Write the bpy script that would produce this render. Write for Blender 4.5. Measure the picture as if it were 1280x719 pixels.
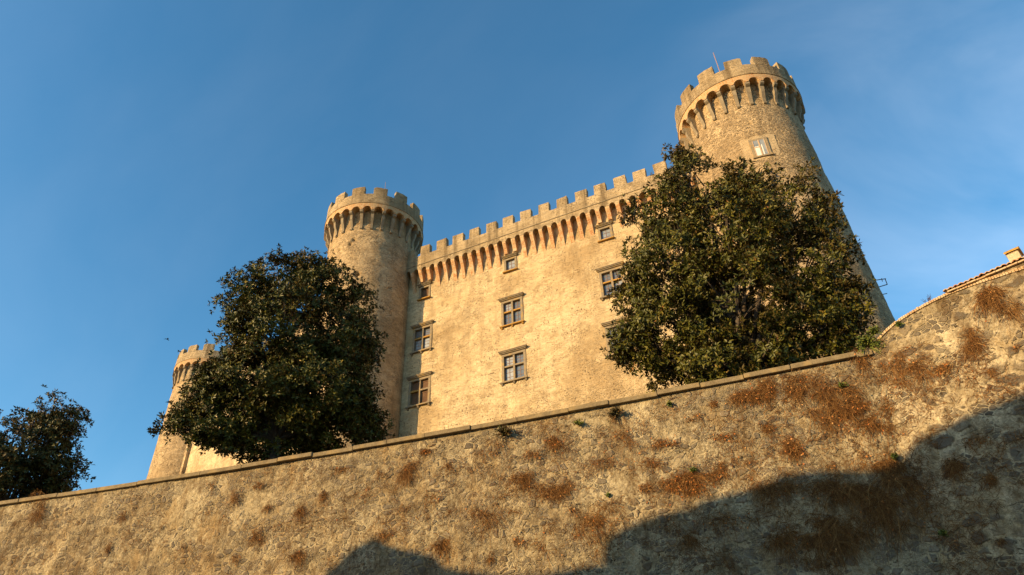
import bpy, bmesh, math, random
import numpy as np
from mathutils import Vector, Matrix, noise
random.seed(7); RNG = np.random.default_rng(7)
rad = math.radians
S = bpy.context.scene
for o in list(bpy.data.objects): bpy.data.objects.remove(o)
C = S.collection

# ---------------------------------------------------------------- camera
# world frame: X runs along the castle front, Y away from the street, Z up; the eye is the origin, the street is 1.6 m below
CR = Vector((0.8931949392249837, 0.4487673927622914, -0.02847152500680105))
CU = Vector((0.27957337929690984, -0.5046208620836439, 0.816820978635139))
CF = Vector((-0.3521952954418667, 0.7375402448295926, 0.5761882167532766))
FPX = 850.0
cam_d = bpy.data.cameras.new('camera'); cam = bpy.data.objects.new('camera', cam_d); C.objects.link(cam)
cam_d.sensor_width = 36.0; cam_d.lens = FPX / 1280 * 36; cam_d.clip_start = 0.1; cam_d.clip_end = 20000
m3 = Matrix((CR, CU, -CF)).transposed()
cam.matrix_world = m3.to_4x4()
S.camera = cam

# ---------------------------------------------------------------- light
SUN_AZ, SUN_EL = rad(216), rad(16.0)
SUN_DIR = Vector((math.sin(SUN_AZ) * math.cos(SUN_EL), math.cos(SUN_AZ) * math.cos(SUN_EL), math.sin(SUN_EL)))
W = bpy.data.worlds.new('World'); S.world = W; W.use_nodes = True
nt = W.node_tree; nt.nodes.clear()
wo = nt.nodes.new('ShaderNodeOutputWorld'); bg = nt.nodes.new('ShaderNodeBackground')
sky = nt.nodes.new('ShaderNodeTexSky'); sky.sky_type = 'NISHITA'; sky.sun_disc = False
sky.sun_elevation = SUN_EL; sky.sun_rotation = SUN_AZ
sky.air_density = 1.0; sky.dust_density = 0.7; sky.ozone_density = 3.0; sky.altitude = 200
bg.inputs['Strength'].default_value = 0.148
# thin cirrus in the sky
tc = nt.nodes.new('ShaderNodeTexCoord'); mp = nt.nodes.new('ShaderNodeMapping')
mp.inputs['Scale'].default_value = (1.0, 2.6, 1.6); mp.inputs['Rotation'].default_value = (0.3, 0.5, 0.9)
nz = nt.nodes.new('ShaderNodeTexNoise'); nz.inputs['Scale'].default_value = 1.6; nz.inputs['Detail'].default_value = 6; nz.inputs['Roughness'].default_value = 0.55; nz.inputs['Distortion'].default_value = 0.5
cr = nt.nodes.new('ShaderNodeValToRGB'); cr.color_ramp.elements[0].position = 0.38; cr.color_ramp.elements[1].position = 0.75
cr.color_ramp.elements[1].color = (0.5, 0.5, 0.5, 1)
mx = nt.nodes.new('ShaderNodeMix'); mx.data_type = 'RGBA'
hs = nt.nodes.new('ShaderNodeHueSaturation'); hs.inputs['Saturation'].default_value = 0.35; hs.inputs['Value'].default_value = 1.9
nt.links.new(tc.outputs['Generated'], mp.inputs['Vector']); nt.links.new(mp.outputs['Vector'], nz.inputs['Vector'])
nt.links.new(nz.outputs['Fac'], cr.inputs['Fac']); sx = nt.nodes.new('ShaderNodeVectorMath'); sx.operation = 'DOT_PRODUCT'; sx.inputs[1].default_value = (0.42, 0.80, 0.43)   # towards the cloud bank
nt.links.new(tc.outputs['Generated'], sx.inputs[0])
mr = nt.nodes.new('ShaderNodeMapRange'); mr.inputs['From Min'].default_value = 0.80; mr.inputs['From Max'].default_value = 1.0; mr.inputs['To Min'].default_value = 0.12; mr.inputs['To Max'].default_value = 1.0
nt.links.new(sx.outputs['Value'], mr.inputs['Value'])
ml = nt.nodes.new('ShaderNodeMath'); ml.operation = 'MULTIPLY'; nt.links.new(cr.outputs['Color'], ml.inputs[0]); nt.links.new(mr.outputs['Result'], ml.inputs[1])
nt.links.new(ml.outputs[0], mx.inputs['Factor'])
nt.links.new(sky.outputs['Color'], mx.inputs['A']); nt.links.new(sky.outputs['Color'], hs.inputs['Color']); nt.links.new(hs.outputs['Color'], mx.inputs['B'])
hs2 = nt.nodes.new('ShaderNodeHueSaturation'); hs2.inputs['Saturation'].default_value = 1.18; hs2.inputs['Hue'].default_value = 0.487
nt.links.new(mx.outputs['Result'], hs2.inputs['Color']); nt.links.new(hs2.outputs['Color'], bg.inputs['Color']); nt.links.new(bg.outputs['Background'], wo.inputs['Surface'])
sd = bpy.data.lights.new('sun', 'SUN'); sd.energy = 5.0; sd.angle = rad(0.5); sd.color = (1.0, 0.69, 0.325)
so = bpy.data.objects.new('sun', sd); C.objects.link(so)
so.rotation_euler = (-SUN_DIR).to_track_quat('-Z', 'Y').to_euler()
S.view_settings.view_transform = 'Standard'; S.view_settings.look = 'None'; S.view_settings.gamma = 1.0
S.view_settings.exposure = 0.74
S.render.resolution_x = 1024; S.render.resolution_y = 575

# ---------------------------------------------------------------- helpers
def ray(px, py):
    return (CF * FPX + CR * (px - 640) + CU * (359.5 - py)).normalized()
def at(px, py, D):                                  # the point seen at a pixel, D metres away in plan
    v = ray(px, py); return v * (D / math.hypot(v.x, v.y))
def obj(name, me, mats, parent=None):
    o = bpy.data.objects.new(name, me); C.objects.link(o)
    for m in (mats if isinstance(mats, (list, tuple)) else [mats]): me.materials.append(m)
    if parent:
        o.parent = parent
        o.matrix_parent_inverse = Matrix.Identity(4)
    return o
def tag(o, label=None, cat=None, group=None, kind=None):
    for k, v in (('label', label), ('category', cat), ('group', group), ('kind', kind)):
        if v: o[k] = v
    return o
def empty(name, loc):
    o = bpy.data.objects.new(name, None); C.objects.link(o); o.location = loc; o.empty_display_size = 0.5
    return o
class MB:                                           # collects verts and faces of one mesh
    def __init__(s): s.v = []; s.f = []; s.mi = []; s.cur = 0
    def add(s, vs, fs):
        b = len(s.v); s.v += [tuple(v) for v in vs]; s.f += [tuple(i + b for i in f) for f in fs]; s.mi += [s.cur] * len(fs)
    def box(s, x0, x1, y0, y1, z0, z1):
        s.add([(x0,y0,z0),(x1,y0,z0),(x1,y1,z0),(x0,y1,z0),(x0,y0,z1),(x1,y0,z1),(x1,y1,z1),(x0,y1,z1)],
              [(0,3,2,1),(4,5,6,7),(0,1,5,4),(1,2,6,5),(2,3,7,6),(3,0,4,7)])
    def obox(s, o, ax, ay, az):                     # box spanned by three vectors from a corner
        o, ax, ay, az = map(Vector, (o, ax, ay, az))
        vs = [o, o+ax, o+ax+ay, o+ay, o+az, o+ax+az, o+ax+ay+az, o+ay+az]
        s.add(vs, [(0,3,2,1),(4,5,6,7),(0,1,5,4),(1,2,6,5),(2,3,7,6),(3,0,4,7)])
    def prism(s, pts, d):                           # polygon (3D points) pushed along d
        n = len(pts); d = Vector(d); a = [Vector(p) for p in pts]
        s.add(a + [p + d for p in a], [tuple(range(n))[::-1], tuple(range(n, 2*n))] + [(i, (i+1) % n, n+(i+1) % n, n+i) for i in range(n)])
    def tube(s, pts, r0, r1=None, n=6):
        r1 = r0 if r1 is None else r1
        pts = [Vector(p) for p in pts]; k = len(pts); vs = []; fs = []
        for i, p in enumerate(pts):
            t = (pts[min(i+1, k-1)] - pts[max(i-1, 0)]).normalized()
            a = t.cross(Vector((0.31, 0.77, 0.55))).normalized(); b = t.cross(a)
            r = r0 + (r1 - r0) * i / max(1, k-1)
            vs += [p + (a * math.cos(2*math.pi*j/n) + b * math.sin(2*math.pi*j/n)) * r for j in range(n)]
        for i in range(k-1):
            for j in range(n): fs.append((i*n+j, i*n+(j+1) % n, (i+1)*n+(j+1) % n, (i+1)*n+j))
        fs += [tuple(range(n))[::-1], tuple(range((k-1)*n, k*n))]
        s.add(vs, fs)
    def mesh(s, name, fix=True, smooth=False):
        me = bpy.data.meshes.new(name); me.from_pydata(s.v, [], s.f)
        if s.cur: me.polygons.foreach_set('material_index', s.mi)
        if fix:
            b = bmesh.new(); b.from_mesh(me); bmesh.ops.recalc_face_normals(b, faces=b.faces); b.to_mesh(me); b.free()
        if smooth: me.polygons.foreach_set('use_smooth', [True] * len(me.polygons))
        me.update(); return me
    def build(s, name, mats, parent=None, fix=True, smooth=False, bevel=0):
        o = obj(name, s.mesh(name, fix, smooth), mats, parent)
        if bevel:
            b = o.modifiers.new('bevel', 'BEVEL'); b.width = bevel; b.segments = 2; b.limit_method = 'ANGLE'
        return o
def fbm(p, sc, oct=4):
    return noise.fractal(Vector(p) * sc, 1.0, 2.0, oct)
def grid_mesh(name, nu, nv, fn, keep=None, smooth=True, wrap=False):
    vs = [fn(i, j) for j in range(nv + 1) for i in range(nu if wrap else nu + 1)]
    w = nu if wrap else nu + 1; fs = []
    for j in range(nv):
        for i in range(nu):
            if keep and not keep(i, j): continue
            i2 = (i + 1) % w if wrap else i + 1
            fs.append((j*w+i, j*w+i2, (j+1)*w+i2, (j+1)*w+i))
    me = bpy.data.meshes.new(name); me.from_pydata([tuple(v) for v in vs], [], fs)
    b = bmesh.new(); b.from_mesh(me); loose = [v for v in b.verts if not v.link_faces]; bmesh.ops.delete(b, geom=loose, context='VERTS'); b.to_mesh(me); b.free()
    if smooth: me.polygons.foreach_set('use_smooth', [True] * len(me.polygons))
    me.update(); return me

# ---------------------------------------------------------------- materials
class NT:
    def __init__(s, name):
        s.m = bpy.data.materials.new(name); s.m.use_nodes = True; s.t = s.m.node_tree; s.n = s.t.nodes
        s.b = s.n['Principled BSDF']; s.pos = s.n.new('ShaderNodeNewGeometry').outputs['Position']
    def l(s, a, b): s.t.links.new(a, b)
    def map(s, sc=(1,1,1), rot=(0,0,0), loc=(0,0,0), src=None):
        m = s.n.new('ShaderNodeMapping'); m.inputs['Scale'].default_value = sc; m.inputs['Rotation'].default_value = rot; m.inputs['Location'].default_value = loc
        s.l(src or s.pos, m.inputs['Vector']); return m.outputs[0]
    def noise(s, sc, vec=None, det=5, rough=0.55, dist=0.0, col=False):
        n = s.n.new('ShaderNodeTexNoise'); n.inputs['Scale'].default_value = sc; n.inputs['Detail'].default_value = det; n.inputs['Roughness'].default_value = rough; n.inputs['Distortion'].default_value = dist
        s.l(vec or s.pos, n.inputs['Vector']); return n.outputs['Color' if col else 'Fac']
    def vor(s, sc, vec=None, feat='F1', rand=1.0):
        n = s.n.new('ShaderNodeTexVoronoi'); n.feature = feat; n.inputs['Scale'].default_value = sc; n.inputs['Randomness'].default_value = rand
        s.l(vec or s.pos, n.inputs['Vector']); return n
    def ramp(s, fac, stops, interp='LINEAR'):
        r = s.n.new('ShaderNodeValToRGB'); e = r.color_ramp.elements; r.color_ramp.interpolation = interp
        while len(e) < len(stops): e.new(0.5)
        for k, (p, c) in zip(e, stops):
            k.position = p; k.color = (c, c, c, 1) if isinstance(c, (int, float)) else (*c, 1)
        s.l(fac, r.inputs['Fac']); return r.outputs['Color']
    def mix(s, fac, a, b, mode='MIX'):
        m = s.n.new('ShaderNodeMix'); m.data_type = 'RGBA'; m.blend_type = mode
        for k, v in (('Factor', fac), ('A', a), ('B', b)):
            i = [x for x in m.inputs if x.name == k and (x.type == 'RGBA' if k != 'Factor' else x.type == 'VALUE')][0]
            if isinstance(v, (int, float)): i.default_value = v if k == 'Factor' else (v, v, v, 1)
            elif isinstance(v, tuple): i.default_value = (*v, 1)
            else: s.l(v, i)
        return [o for o in m.outputs if o.type == 'RGBA'][0]
    def math(s, op, a, b=0.0, clamp=False):
        m = s.n.new('ShaderNodeMath'); m.operation = op; m.use_clamp = clamp
        for i, v in enumerate((a, b)):
            if isinstance(v, (int, float)): m.inputs[i].default_value = v
            else: s.l(v, m.inputs[i])
        return m.outputs[0]
    def bump(s, h, strength=0.5, dist=0.05, prev=None):
        b = s.n.new('ShaderNodeBump'); b.inputs['Strength'].default_value = strength; b.inputs['Distance'].default_value = dist
        s.l(h, b.inputs['Height'])
        if prev: s.l(prev, b.inputs['Normal'])
        return b.outputs[0]
    def out(s, col, rough=0.9, normal=None, spec=0.15):
        if isinstance(col, tuple): s.b.inputs['Base Color'].default_value = (*col, 1)
        else: s.l(col, s.b.inputs['Base Color'])
        if isinstance(rough, (int, float)): s.b.inputs['Roughness'].default_value = rough
        else: s.l(rough, s.b.inputs['Roughness'])
        s.b.inputs['Specular IOR Level'].default_value = spec
        if normal: s.l(normal, s.b.inputs['Normal'])
        return s.m

def plaster(name, light, mid, dark, stone=(0.2, 0.15, 0.09), stone_amt=0.5, rub=1.0, pit=0.6, streak=0.35, course=0.5, show=(0.5, 0.66), stain=None):
    t = NT(name)
    big = t.noise(0.16, det=7, rough=0.62, dist=0.4)
    col = t.ramp(big, [(0.36, dark), (0.46, mid), (0.57, light)])
    # horizontal lifts of the render coat
    h = t.noise(1.1, t.map((0.6, 0.6, 2.4), (0.0, 0.06, 0.0)), det=8, rough=0.68)
    col = t.mix(t.ramp(h, [(0.38, 0.55), (0.56, 0.0)]), col, tuple(c * 0.62 for c in mid))
    patch = t.noise(0.55, t.map(loc=(7, 3, 1)), det=6, rough=0.6)
    col = t.mix(t.ramp(patch, [(0.55, 0.0), (0.72, 0.65)]), col, tuple(min(0.85, c * 1.18) for c in light))
    # rubble showing through in places
    wob = t.noise(2.5, det=3, col=True)
    vec = t.mix(0.10, t.map((1, 1, 2.1)), wob)
    ve = t.vor(2.6, vec, 'DISTANCE_TO_EDGE'); vc = t.vor(2.6, vec)
    sep = t.n.new('ShaderNodeSeparateColor'); t.l(vc.outputs['Color'], sep.inputs[0])
    sc = t.mix(sep.outputs[0], stone, tuple(c * 1.9 for c in stone))
    showm = t.ramp(t.noise(0.3, t.map(loc=(2, 9, 4)), det=5, rough=0.65), [(show[0], 0.0), (show[1], 1.0)])
    sm = t.math('MULTIPLY', t.ramp(t.math('ADD', ve.outputs['Distance'], t.math('MULTIPLY', t.math('SUBTRACT', t.noise(10, det=4), .5), .25)), [(0.05, 0.0), (0.16, 1.0)]), showm)
    col = t.mix(t.math('MULTIPLY', sm, stone_amt), col, sc)
    # damp streaks
    st = t.noise(1.0, t.map((1.1, 1.1, 0.07)), det=4, rough=0.6)
    col = t.mix(t.math('MULTIPLY', t.ramp(st, [(0.49, 0.0), (0.67, 1.0)]), streak), col, tuple(c * 0.5 for c in dark))
    if stain:                                         # old run-off marks down the wall, each with its own foot and width
        sp = t.n.new('ShaderNodeSeparateXYZ'); t.l(t.mix(0.035, t.pos, t.noise(0.6, det=4, col=True)) if False else t.pos, sp.inputs[0])
        wob_ = t.math('MULTIPLY', t.math('SUBTRACT', t.noise(0.7, t.map((1, 1, .8)), det=4), .5), 1.6)
        for (sx, sw_, z0_, z1_, am) in stain:
            dx_ = t.math('ABSOLUTE', t.math('ADD', t.math('SUBTRACT', sp.outputs[0], sx), wob_))
            mk = t.ramp(t.math('DIVIDE', dx_, sw_), [(0.2, 1.0), (1.0, 0.0)])
            zz_ = t.math('DIVIDE', t.math('SUBTRACT', sp.outputs[2], z0_), z1_ - z0_)
            mz = t.ramp(zz_, [(0.0, 0.0), (0.35, 0.8), (0.95, 1.0), (1.0, 0.0)])
            nn_ = t.ramp(t.noise(2.2, t.map((1, 1, .35)), det=6, rough=.7), [(0.35, 0.2), (0.6, 1.0)])
            col = t.mix(t.math('MULTIPLY', t.math('MULTIPLY', mk, mz), t.math('MULTIPLY', nn_, am)), col, (0.20, 0.135, 0.07))
    # pits and small holes
    pv = t.noise(7.5, det=2, rough=0.5)
    pm = t.ramp(t.noise(0.8, t.map(loc=(4, 4, 4)), det=3), [(0.4, 0.15), (0.62, 1.0)])
    pits = t.math('MULTIPLY', t.ramp(pv, [(0.60, 0.0), (0.67, 1.0)]), pm)
    col = t.mix(t.math('MULTIPLY', pits, pit), col, (0.09, 0.06, 0.035))
    # worn courses: broken dark joints running level
    cn = t.noise(3.4, t.map((1, 1, 3.0), (0.03, 0.02, 0)), det=5, rough=0.62)
    cm = t.math('MULTIPLY', t.ramp(cn, [(0.55, 0.0), (0.66, 1.0)]), t.ramp(t.noise(0.35, t.map(loc=(8, 1, 6)), det=4), [(0.35, 0.25), (0.6, 1.0)]))
    col = t.mix(t.math('MULTIPLY', cm, course), col, tuple(c * 0.42 for c in mid))
    blot = t.noise(0.9, t.map(loc=(3, 13, 9)), det=9, rough=0.75)
    col = t.mix(t.ramp(blot, [(0.50, 0.0), (0.64, 0.7)]), col, tuple(c * 0.72 for c in dark))
    fine = t.noise(15, det=5, rough=0.75)
    col = t.mix(t.ramp(fine, [(0.32, 0.55), (0.58, 0.0)]), col, tuple(c * 0.5 for c in mid))
    hgt = t.math('ADD', t.math('MULTIPLY', h, 1.4), t.math('ADD', t.math('MULTIPLY', sm, 0.35), t.math('MULTIPLY', fine, 0.35)))
    hgt = t.math('SUBTRACT', hgt, t.math('ADD', t.math('MULTIPLY', pits, 0.6), t.math('MULTIPLY', cm, 0.5 * course)))
    return t.out(col, 0.92, t.bump(hgt, 0.7 * rub, 0.12))

M_FACADE = plaster('facade_plaster', (0.70, 0.535, 0.31), (0.60, 0.44, 0.235), (0.41, 0.28, 0.135), stone_amt=0.5, pit=.95, rub=1.4, course=.5, show=(.47, .64), stain=[(-31.4, .9, 29.5, 38.5, .6), (-24.9, .35, 38, 41, .35), (-23.0, .4, 31.8, 34.4, .4), (-25.0, .4, 25.5, 28.4, .4), (-22.7, .35, 25, 28.4, .35), (-33.2, .5, 24, 28.4, .4), (-14.6, .4, 37.9, 41, .4), (-12.4, .4, 31.8, 34.4, .4), (-18.5, .8, 38, 42.5, .3), (-28.5, .6, 37, 42.3, .3)])
M_PARAPET = plaster('parapet_stone', (0.50, 0.375, 0.215), (0.41, 0.30, 0.165), (0.27, 0.19, 0.10), stone_amt=0.45, streak=0.9, course=.6, rub=1.4)
M_TOWER = plaster('tower_stone', (0.62, 0.455, 0.255), (0.49, 0.345, 0.18), (0.30, 0.20, 0.10), stone=(0.22, 0.16, 0.09), stone_amt=0.75, rub=1.3, pit=0.8, course=.85, show=(.44, .58))
M_TOWER2 = plaster('right_tower_stone', (0.62, 0.455, 0.255), (0.50, 0.355, 0.19), (0.33, 0.225, 0.115), stone=(0.24, 0.172, 0.095), stone_amt=0.95, rub=1.5, pit=0.9, course=1.1, show=(.36, .50))

def brick_mat(name, a, b, c, fill=(0.52, 0.40, 0.24)):
    t = NT(name)
    ve = t.vor(1.0, t.map((4, 4, 13)), 'DISTANCE_TO_EDGE', 0.55); vc = t.vor(1.0, t.map((4, 4, 13)), 'F1', 0.55)
    sep = t.n.new('ShaderNodeSeparateColor'); t.l(vc.outputs['Color'], sep.inputs[0])
    col = t.ramp(sep.outputs[0], [(0.1, a), (0.55, b), (0.9, c)])
    col = t.mix(t.ramp(ve.outputs['Distance'], [(0.03, 0.8), (0.09, 0.0)]), col, (0.48, 0.37, 0.23))
    n = t.noise(1.3, det=6, rough=0.65)
    col = t.mix(t.ramp(n, [(0.5, 0.0), (0.63, 0.85)]), col, fill)
    return t.out(col, 0.9, t.bump(t.math('ADD', ve.outputs['Distance'], n), 0.5, 0.04))
M_BRICK = brick_mat('corbel_brick', (0.34, 0.13, 0.04), (0.44, 0.205, 0.072), (0.47, 0.28, 0.12))
M_BRICK2 = brick_mat('rim_brick', (0.35, 0.20, 0.085), (0.42, 0.27, 0.135), (0.47, 0.345, 0.20))

def stone_mat(name, a, b, lich=None, sc=2.5, rough=0.85):
    t = NT(name)
    col = t.ramp(t.noise(sc, det=7, rough=0.65), [(0.3, a), (0.7, b)])
    f = t.noise(22, det=3)
    col = t.mix(t.ramp(f, [(0.35, 0.5), (0.6, 0.0)]), col, tuple(c * 0.5 for c in a))
    if lich: col = t.mix(t.ramp(t.noise(1.9, t.map(loc=(3, 1, 8)), det=4), [(0.52, 0.0), (0.66, 0.8)]), col, lich)
    return t.out(col, rough, t.bump(f, 0.35, 0.02))
M_PEPERINO = stone_mat('window_stone', (0.20, 0.155, 0.10), (0.31, 0.245, 0.155), (0.34, 0.22, 0.08))
M_LICHEN = stone_mat('lichen_stone', (0.30, 0.17, 0.045), (0.46, 0.24, 0.05))
M_CORBEL = stone_mat('corbel_stone', (0.20, 0.155, 0.10), (0.33, 0.265, 0.17))
M_COPING = stone_mat('coping_stone', (0.17, 0.125, 0.065), (0.27, 0.21, 0.12), (0.30, 0.21, 0.09))
M_WOOD = stone_mat('shutter_wood', (0.10, 0.055, 0.03), (0.17, 0.095, 0.05))
M_LEAD = NT('window_bars').out((0.20, 0.12, 0.09), 0.6)
M_IRON = NT('rusty_iron').out((0.08, 0.055, 0.045), 0.6)
M_POLE = NT('pole_paint').out((0.30, 0.19, 0.15), 0.6)
M_DARK = NT('dark_room').out((0.02, 0.018, 0.016), 0.9)
M_CURTAIN = NT('white_curtain').out((0.6, 0.58, 0.52), 0.9)
t = NT('window_glass'); gcol = t.ramp(t.noise(1.6, det=3), [(0.35, (0.17, 0.185, 0.19)), (0.65, (0.27, 0.285, 0.285))])
M_GLASS = t.out(gcol, 0.22, t.bump(t.noise(3.0, det=2), 0.12, 0.05), 0.6)
M_GLASS2 = NT('dim_window_glass').out((0.10, 0.115, 0.12), 0.12, None, 0.7)
M_TILE = brick_mat('roof_tile', (0.30, 0.11, 0.045), (0.38, 0.17, 0.07), (0.40, 0.25, 0.12))
M_LICHTILE = stone_mat('lichen_tile', (0.38, 0.20, 0.05), (0.55, 0.33, 0.07), sc=5)

def rubble(name, scale, mortar_l, mortar_d, s1, s2, s3, show=(0.40, 0.58), zs=1.5, edge=0.16):
    t = NT(name)
    wob = t.noise(1.7, det=4, col=True)
    vec = t.mix(0.24, t.map((1, 1, zs)), wob)
    ve = t.vor(scale, vec, 'DISTANCE_TO_EDGE'); vc = t.vor(scale, vec)
    ve2 = t.vor(scale * 2.4, vec, 'DISTANCE_TO_EDGE'); vc2 = t.vor(scale * 2.4, vec)
    sep = t.n.new('ShaderNodeSeparateColor'); t.l(vc.outputs['Color'], sep.inputs[0])
    sep2 = t.n.new('ShaderNodeSeparateColor'); t.l(vc2.outputs['Color'], sep2.inputs[0])
    s_big = t.ramp(sep.outputs[0], [(0.05, s1), (0.5, s2), (0.95, s3)])
    s_sml = t.ramp(sep2.outputs[1], [(0.05, s1), (0.5, s2), (0.95, s3)])
    rough_edge = t.math('ADD', ve.outputs['Distance'], t.math('MULTIPLY', t.math('SUBTRACT', t.noise(9, det=4), 0.5), 0.22))
    m_big = t.ramp(rough_edge, [(edge * 0.55, 0.0), (edge * 1.1, 1.0)])
    m_sml = t.ramp(ve2.outputs['Distance'], [(0.05, 0.0), (0.12, 1.0)])
    pick = t.ramp(sep.outputs[2], [(0.45, 0.0), (0.55, 1.0)])            # some cells hold one big stone, others small ones
    stone_m = t.mix(pick, m_sml, m_big); stone_c = t.mix(pick, s_sml, s_big)
    bignz = t.noise(0.42, t.map((1, 1, 1.5)), det=6, rough=0.62)
    mort = t.ramp(bignz, [(0.32, mortar_d), (0.62, mortar_l)])
    mort = t.mix(t.ramp(t.noise(5.5, det=6, rough=0.7), [(0.38, 0.8), (0.56, 0.0)]), mort, tuple(c * 0.5 for c in mortar_d))
    showm = t.ramp(t.noise(0.36, t.map(loc=(11, 5, 2)), det=6, rough=0.68), [(show[0], 0.0), (show[1], 1.0)])
    cellp = t.ramp(sep.outputs[1], [(0.3, 0.25), (0.5, 1.0)])
    m = t.math('MULTIPLY', t.math('MULTIPLY', stone_m, showm), cellp)
    lime = t.ramp(t.noise(0.5, t.map((1, 1, 0.6), loc=(1, 2, 3)), det=7, rough=0.7), [(0.52, 0.0), (0.66, 0.8)])
    col = t.mix(lime, mort, tuple(min(0.8, c * 1.25) for c in mortar_l))
    ochre = t.ramp(t.noise(0.75, t.map((1.2, 1.2, 0.55), loc=(9, 2, 6)), det=7, rough=0.7), [(0.52, 0.0), (0.70, 0.65)])
    col = t.mix(ochre, col, (0.34, 0.205, 0.07))
    col = t.mix(t.math('MULTIPLY', m, 0.95), col, t.mix(t.math('MULTIPLY', ochre, .4), stone_c, (0.26, 0.15, 0.06)))
    grime = t.ramp(t.noise(1.1, t.map((1.3, 1.3, 0.6), loc=(5, 7, 1)), det=9, rough=0.78), [(0.50, 0.0), (0.64, 0.85)])
    col = t.mix(grime, col, (0.12, 0.072, 0.03))
    holes = t.ramp(t.noise(6.5, t.map((1, 1, 1.6), loc=(2, 2, 2)), det=3), [(0.66, 0.0), (0.71, 0.9)])
    col = t.mix(holes, col, (0.05, 0.033, 0.018))
    fine = t.noise(16, det=5, rough=0.72)
    col = t.mix(t.ramp(fine, [(0.34, 0.5), (0.56, 0.0)]), col, (0.13, 0.085, 0.04))
    h = t.math('ADD', t.math('MULTIPLY', m, 0.8), t.math('MULTIPLY', t.noise(3.2, det=7, rough=0.7), 1.3))
    h = t.math('ADD', h, t.math('MULTIPLY', fine, 0.45)); h = t.math('SUBTRACT', h, t.math('MULTIPLY', holes, 0.7))
    return t.out(col, 0.93, t.bump(h, 0.9, 0.11))
M_WALL = rubble('retaining_rubble', 3.5, (0.50, 0.41, 0.245), (0.34, 0.26, 0.14), (0.12, 0.10, 0.075), (0.185, 0.155, 0.11), (0.28, 0.225, 0.15), show=(0.37, 0.45))
M_BAST = rubble('bastion_rubble', 2.1, (0.54, 0.44, 0.27), (0.35, 0.265, 0.14), (0.095, 0.08, 0.06), (0.15, 0.125, 0.09), (0.25, 0.195, 0.12), show=(0.36, 0.46), edge=0.19)

def attr_mat(name, stops, rough, spec, under=None, trans=0.0):
    t = NT(name)
    a = t.n.new('ShaderNodeAttribute'); a.attribute_name = 'tint'
    col = t.ramp(a.outputs['Fac'], stops)
    if under:
        g = [n for n in t.n if n.type == 'NEW_GEOMETRY'][0]
        col = t.mix(g.outputs['Backfacing'], col, under)
    m = t.out(col, rough, None, spec)
    return m
M_LEAF = attr_mat('magnolia_leaf', [(0.0, (0.026, 0.032, 0.005)), (0.6, (0.074, 0.073, 0.009)), (0.93, (0.145, 0.118, 0.014)), (0.96, (0.20, 0.15, 0.03)), (1.0, (0.24, 0.11, 0.03))], 0.45, 0.22, (0.075, 0.055, 0.015))
M_LEAF2 = attr_mat('olive_leaf', [(0.0, (0.035, 0.040, 0.010)), (0.6, (0.068, 0.066, 0.016)), (1.0, (0.13, 0.10, 0.028))], 0.5, 0.2, (0.08, 0.058, 0.02))
M_BARK = stone_mat('bark', (0.055, 0.04, 0.028), (0.11, 0.085, 0.06))
M_STRAND = attr_mat('dry_stem', [(0.0, (0.055, 0.024, 0.009)), (0.5, (0.135, 0.06, 0.018)), (0.85, (0.23, 0.11, 0.032)), (1.0, (0.36, 0.20, 0.07))], 0.85, 0.1)
M_DRYLEAF = attr_mat('dry_leaf', [(0.0, (0.30, 0.085, 0.02)), (0.6, (0.46, 0.17, 0.04)), (1.0, (0.52, 0.28, 0.10))], 0.7, 0.15)
M_GREEN = attr_mat('weed_leaf', [(0.0, (0.04, 0.06, 0.012)), (0.6, (0.11, 0.14, 0.022)), (1.0, (0.20, 0.19, 0.035))], 0.6, 0.2)
t = NT('terrace_soil'); M_SOIL = t.out(t.ramp(t.noise(0.8, det=8), [(0.35, (0.05, 0.06, 0.02)), (0.65, (0.12, 0.10, 0.05))]), 0.95, t.bump(t.noise(6, det=5), 0.5, 0.05))
t = NT('street_cobbles'); vv = t.vor(6.0, None, 'DISTANCE_TO_EDGE'); M_STREET = t.out(t.mix(t.ramp(vv.outputs['Distance'], [(0.02, 0.0), (0.1, 1.0)]), (0.06, 0.05, 0.04), t.ramp(t.noise(2), [(0.3, (0.10, 0.09, 0.08)), (0.7, (0.19, 0.165, 0.135))])), 0.8, t.bump(vv.outputs['Distance'], 0.5, 0.03))
M_HOUSE = plaster('house_plaster', (0.52, 0.40, 0.26), (0.46, 0.34, 0.21), (0.36, 0.26, 0.16), stone_amt=0.15)

# ---------------------------------------------------------------- ground
def wall_y(x): return -0.001496 * x * x + 0.077064 * x + 25.072777
G = -1.6
me = grid_mesh('ground', 40, 40, lambda i, j: (-4000 + 200 * i, -4000 + 200 * j, G), smooth=False)
tag(obj('ground', me, M_SOIL), kind='structure')
mb = MB(); xs = [-90 + 3 * i for i in range(47)]
mb.add([(x, -3.0, G + 0.004) for x in xs] + [(x, wall_y(x) - 0.02 if x < 2.2 else wall_y(2.2) - (x - 2.2) * 0.388 - 0.02, G + 0.004) for x in xs], [(i, i+1, 47+i+1, 47+i) for i in range(46)])
tag(mb.build('street', M_STREET), kind='structure')
mb = MB(); n = 60; xs = [-90 + 150 * i / n for i in range(n + 1)]
rows = [(0.9, 10.9), (8, 11.2), (22, 12.6), (45, 13.2), (120, 10), (300, -2)]
for r, (dy, z) in enumerate(rows):
    mb.v += [(x, (wall_y(min(x, 2.2)) if x < 12 else wall_y(2.2)) + dy, z + 0.35 * fbm((x, dy, 0), 0.15)) for x in xs]
for r in range(len(rows) - 1):
    for i in range(n): mb.f.append((r*(n+1)+i, r*(n+1)+i+1, (r+1)*(n+1)+i+1, (r+1)*(n+1)+i)); mb.mi.append(0)
tag(mb.build('castle_terrace', M_SOIL, smooth=True), kind='structure')

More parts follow.
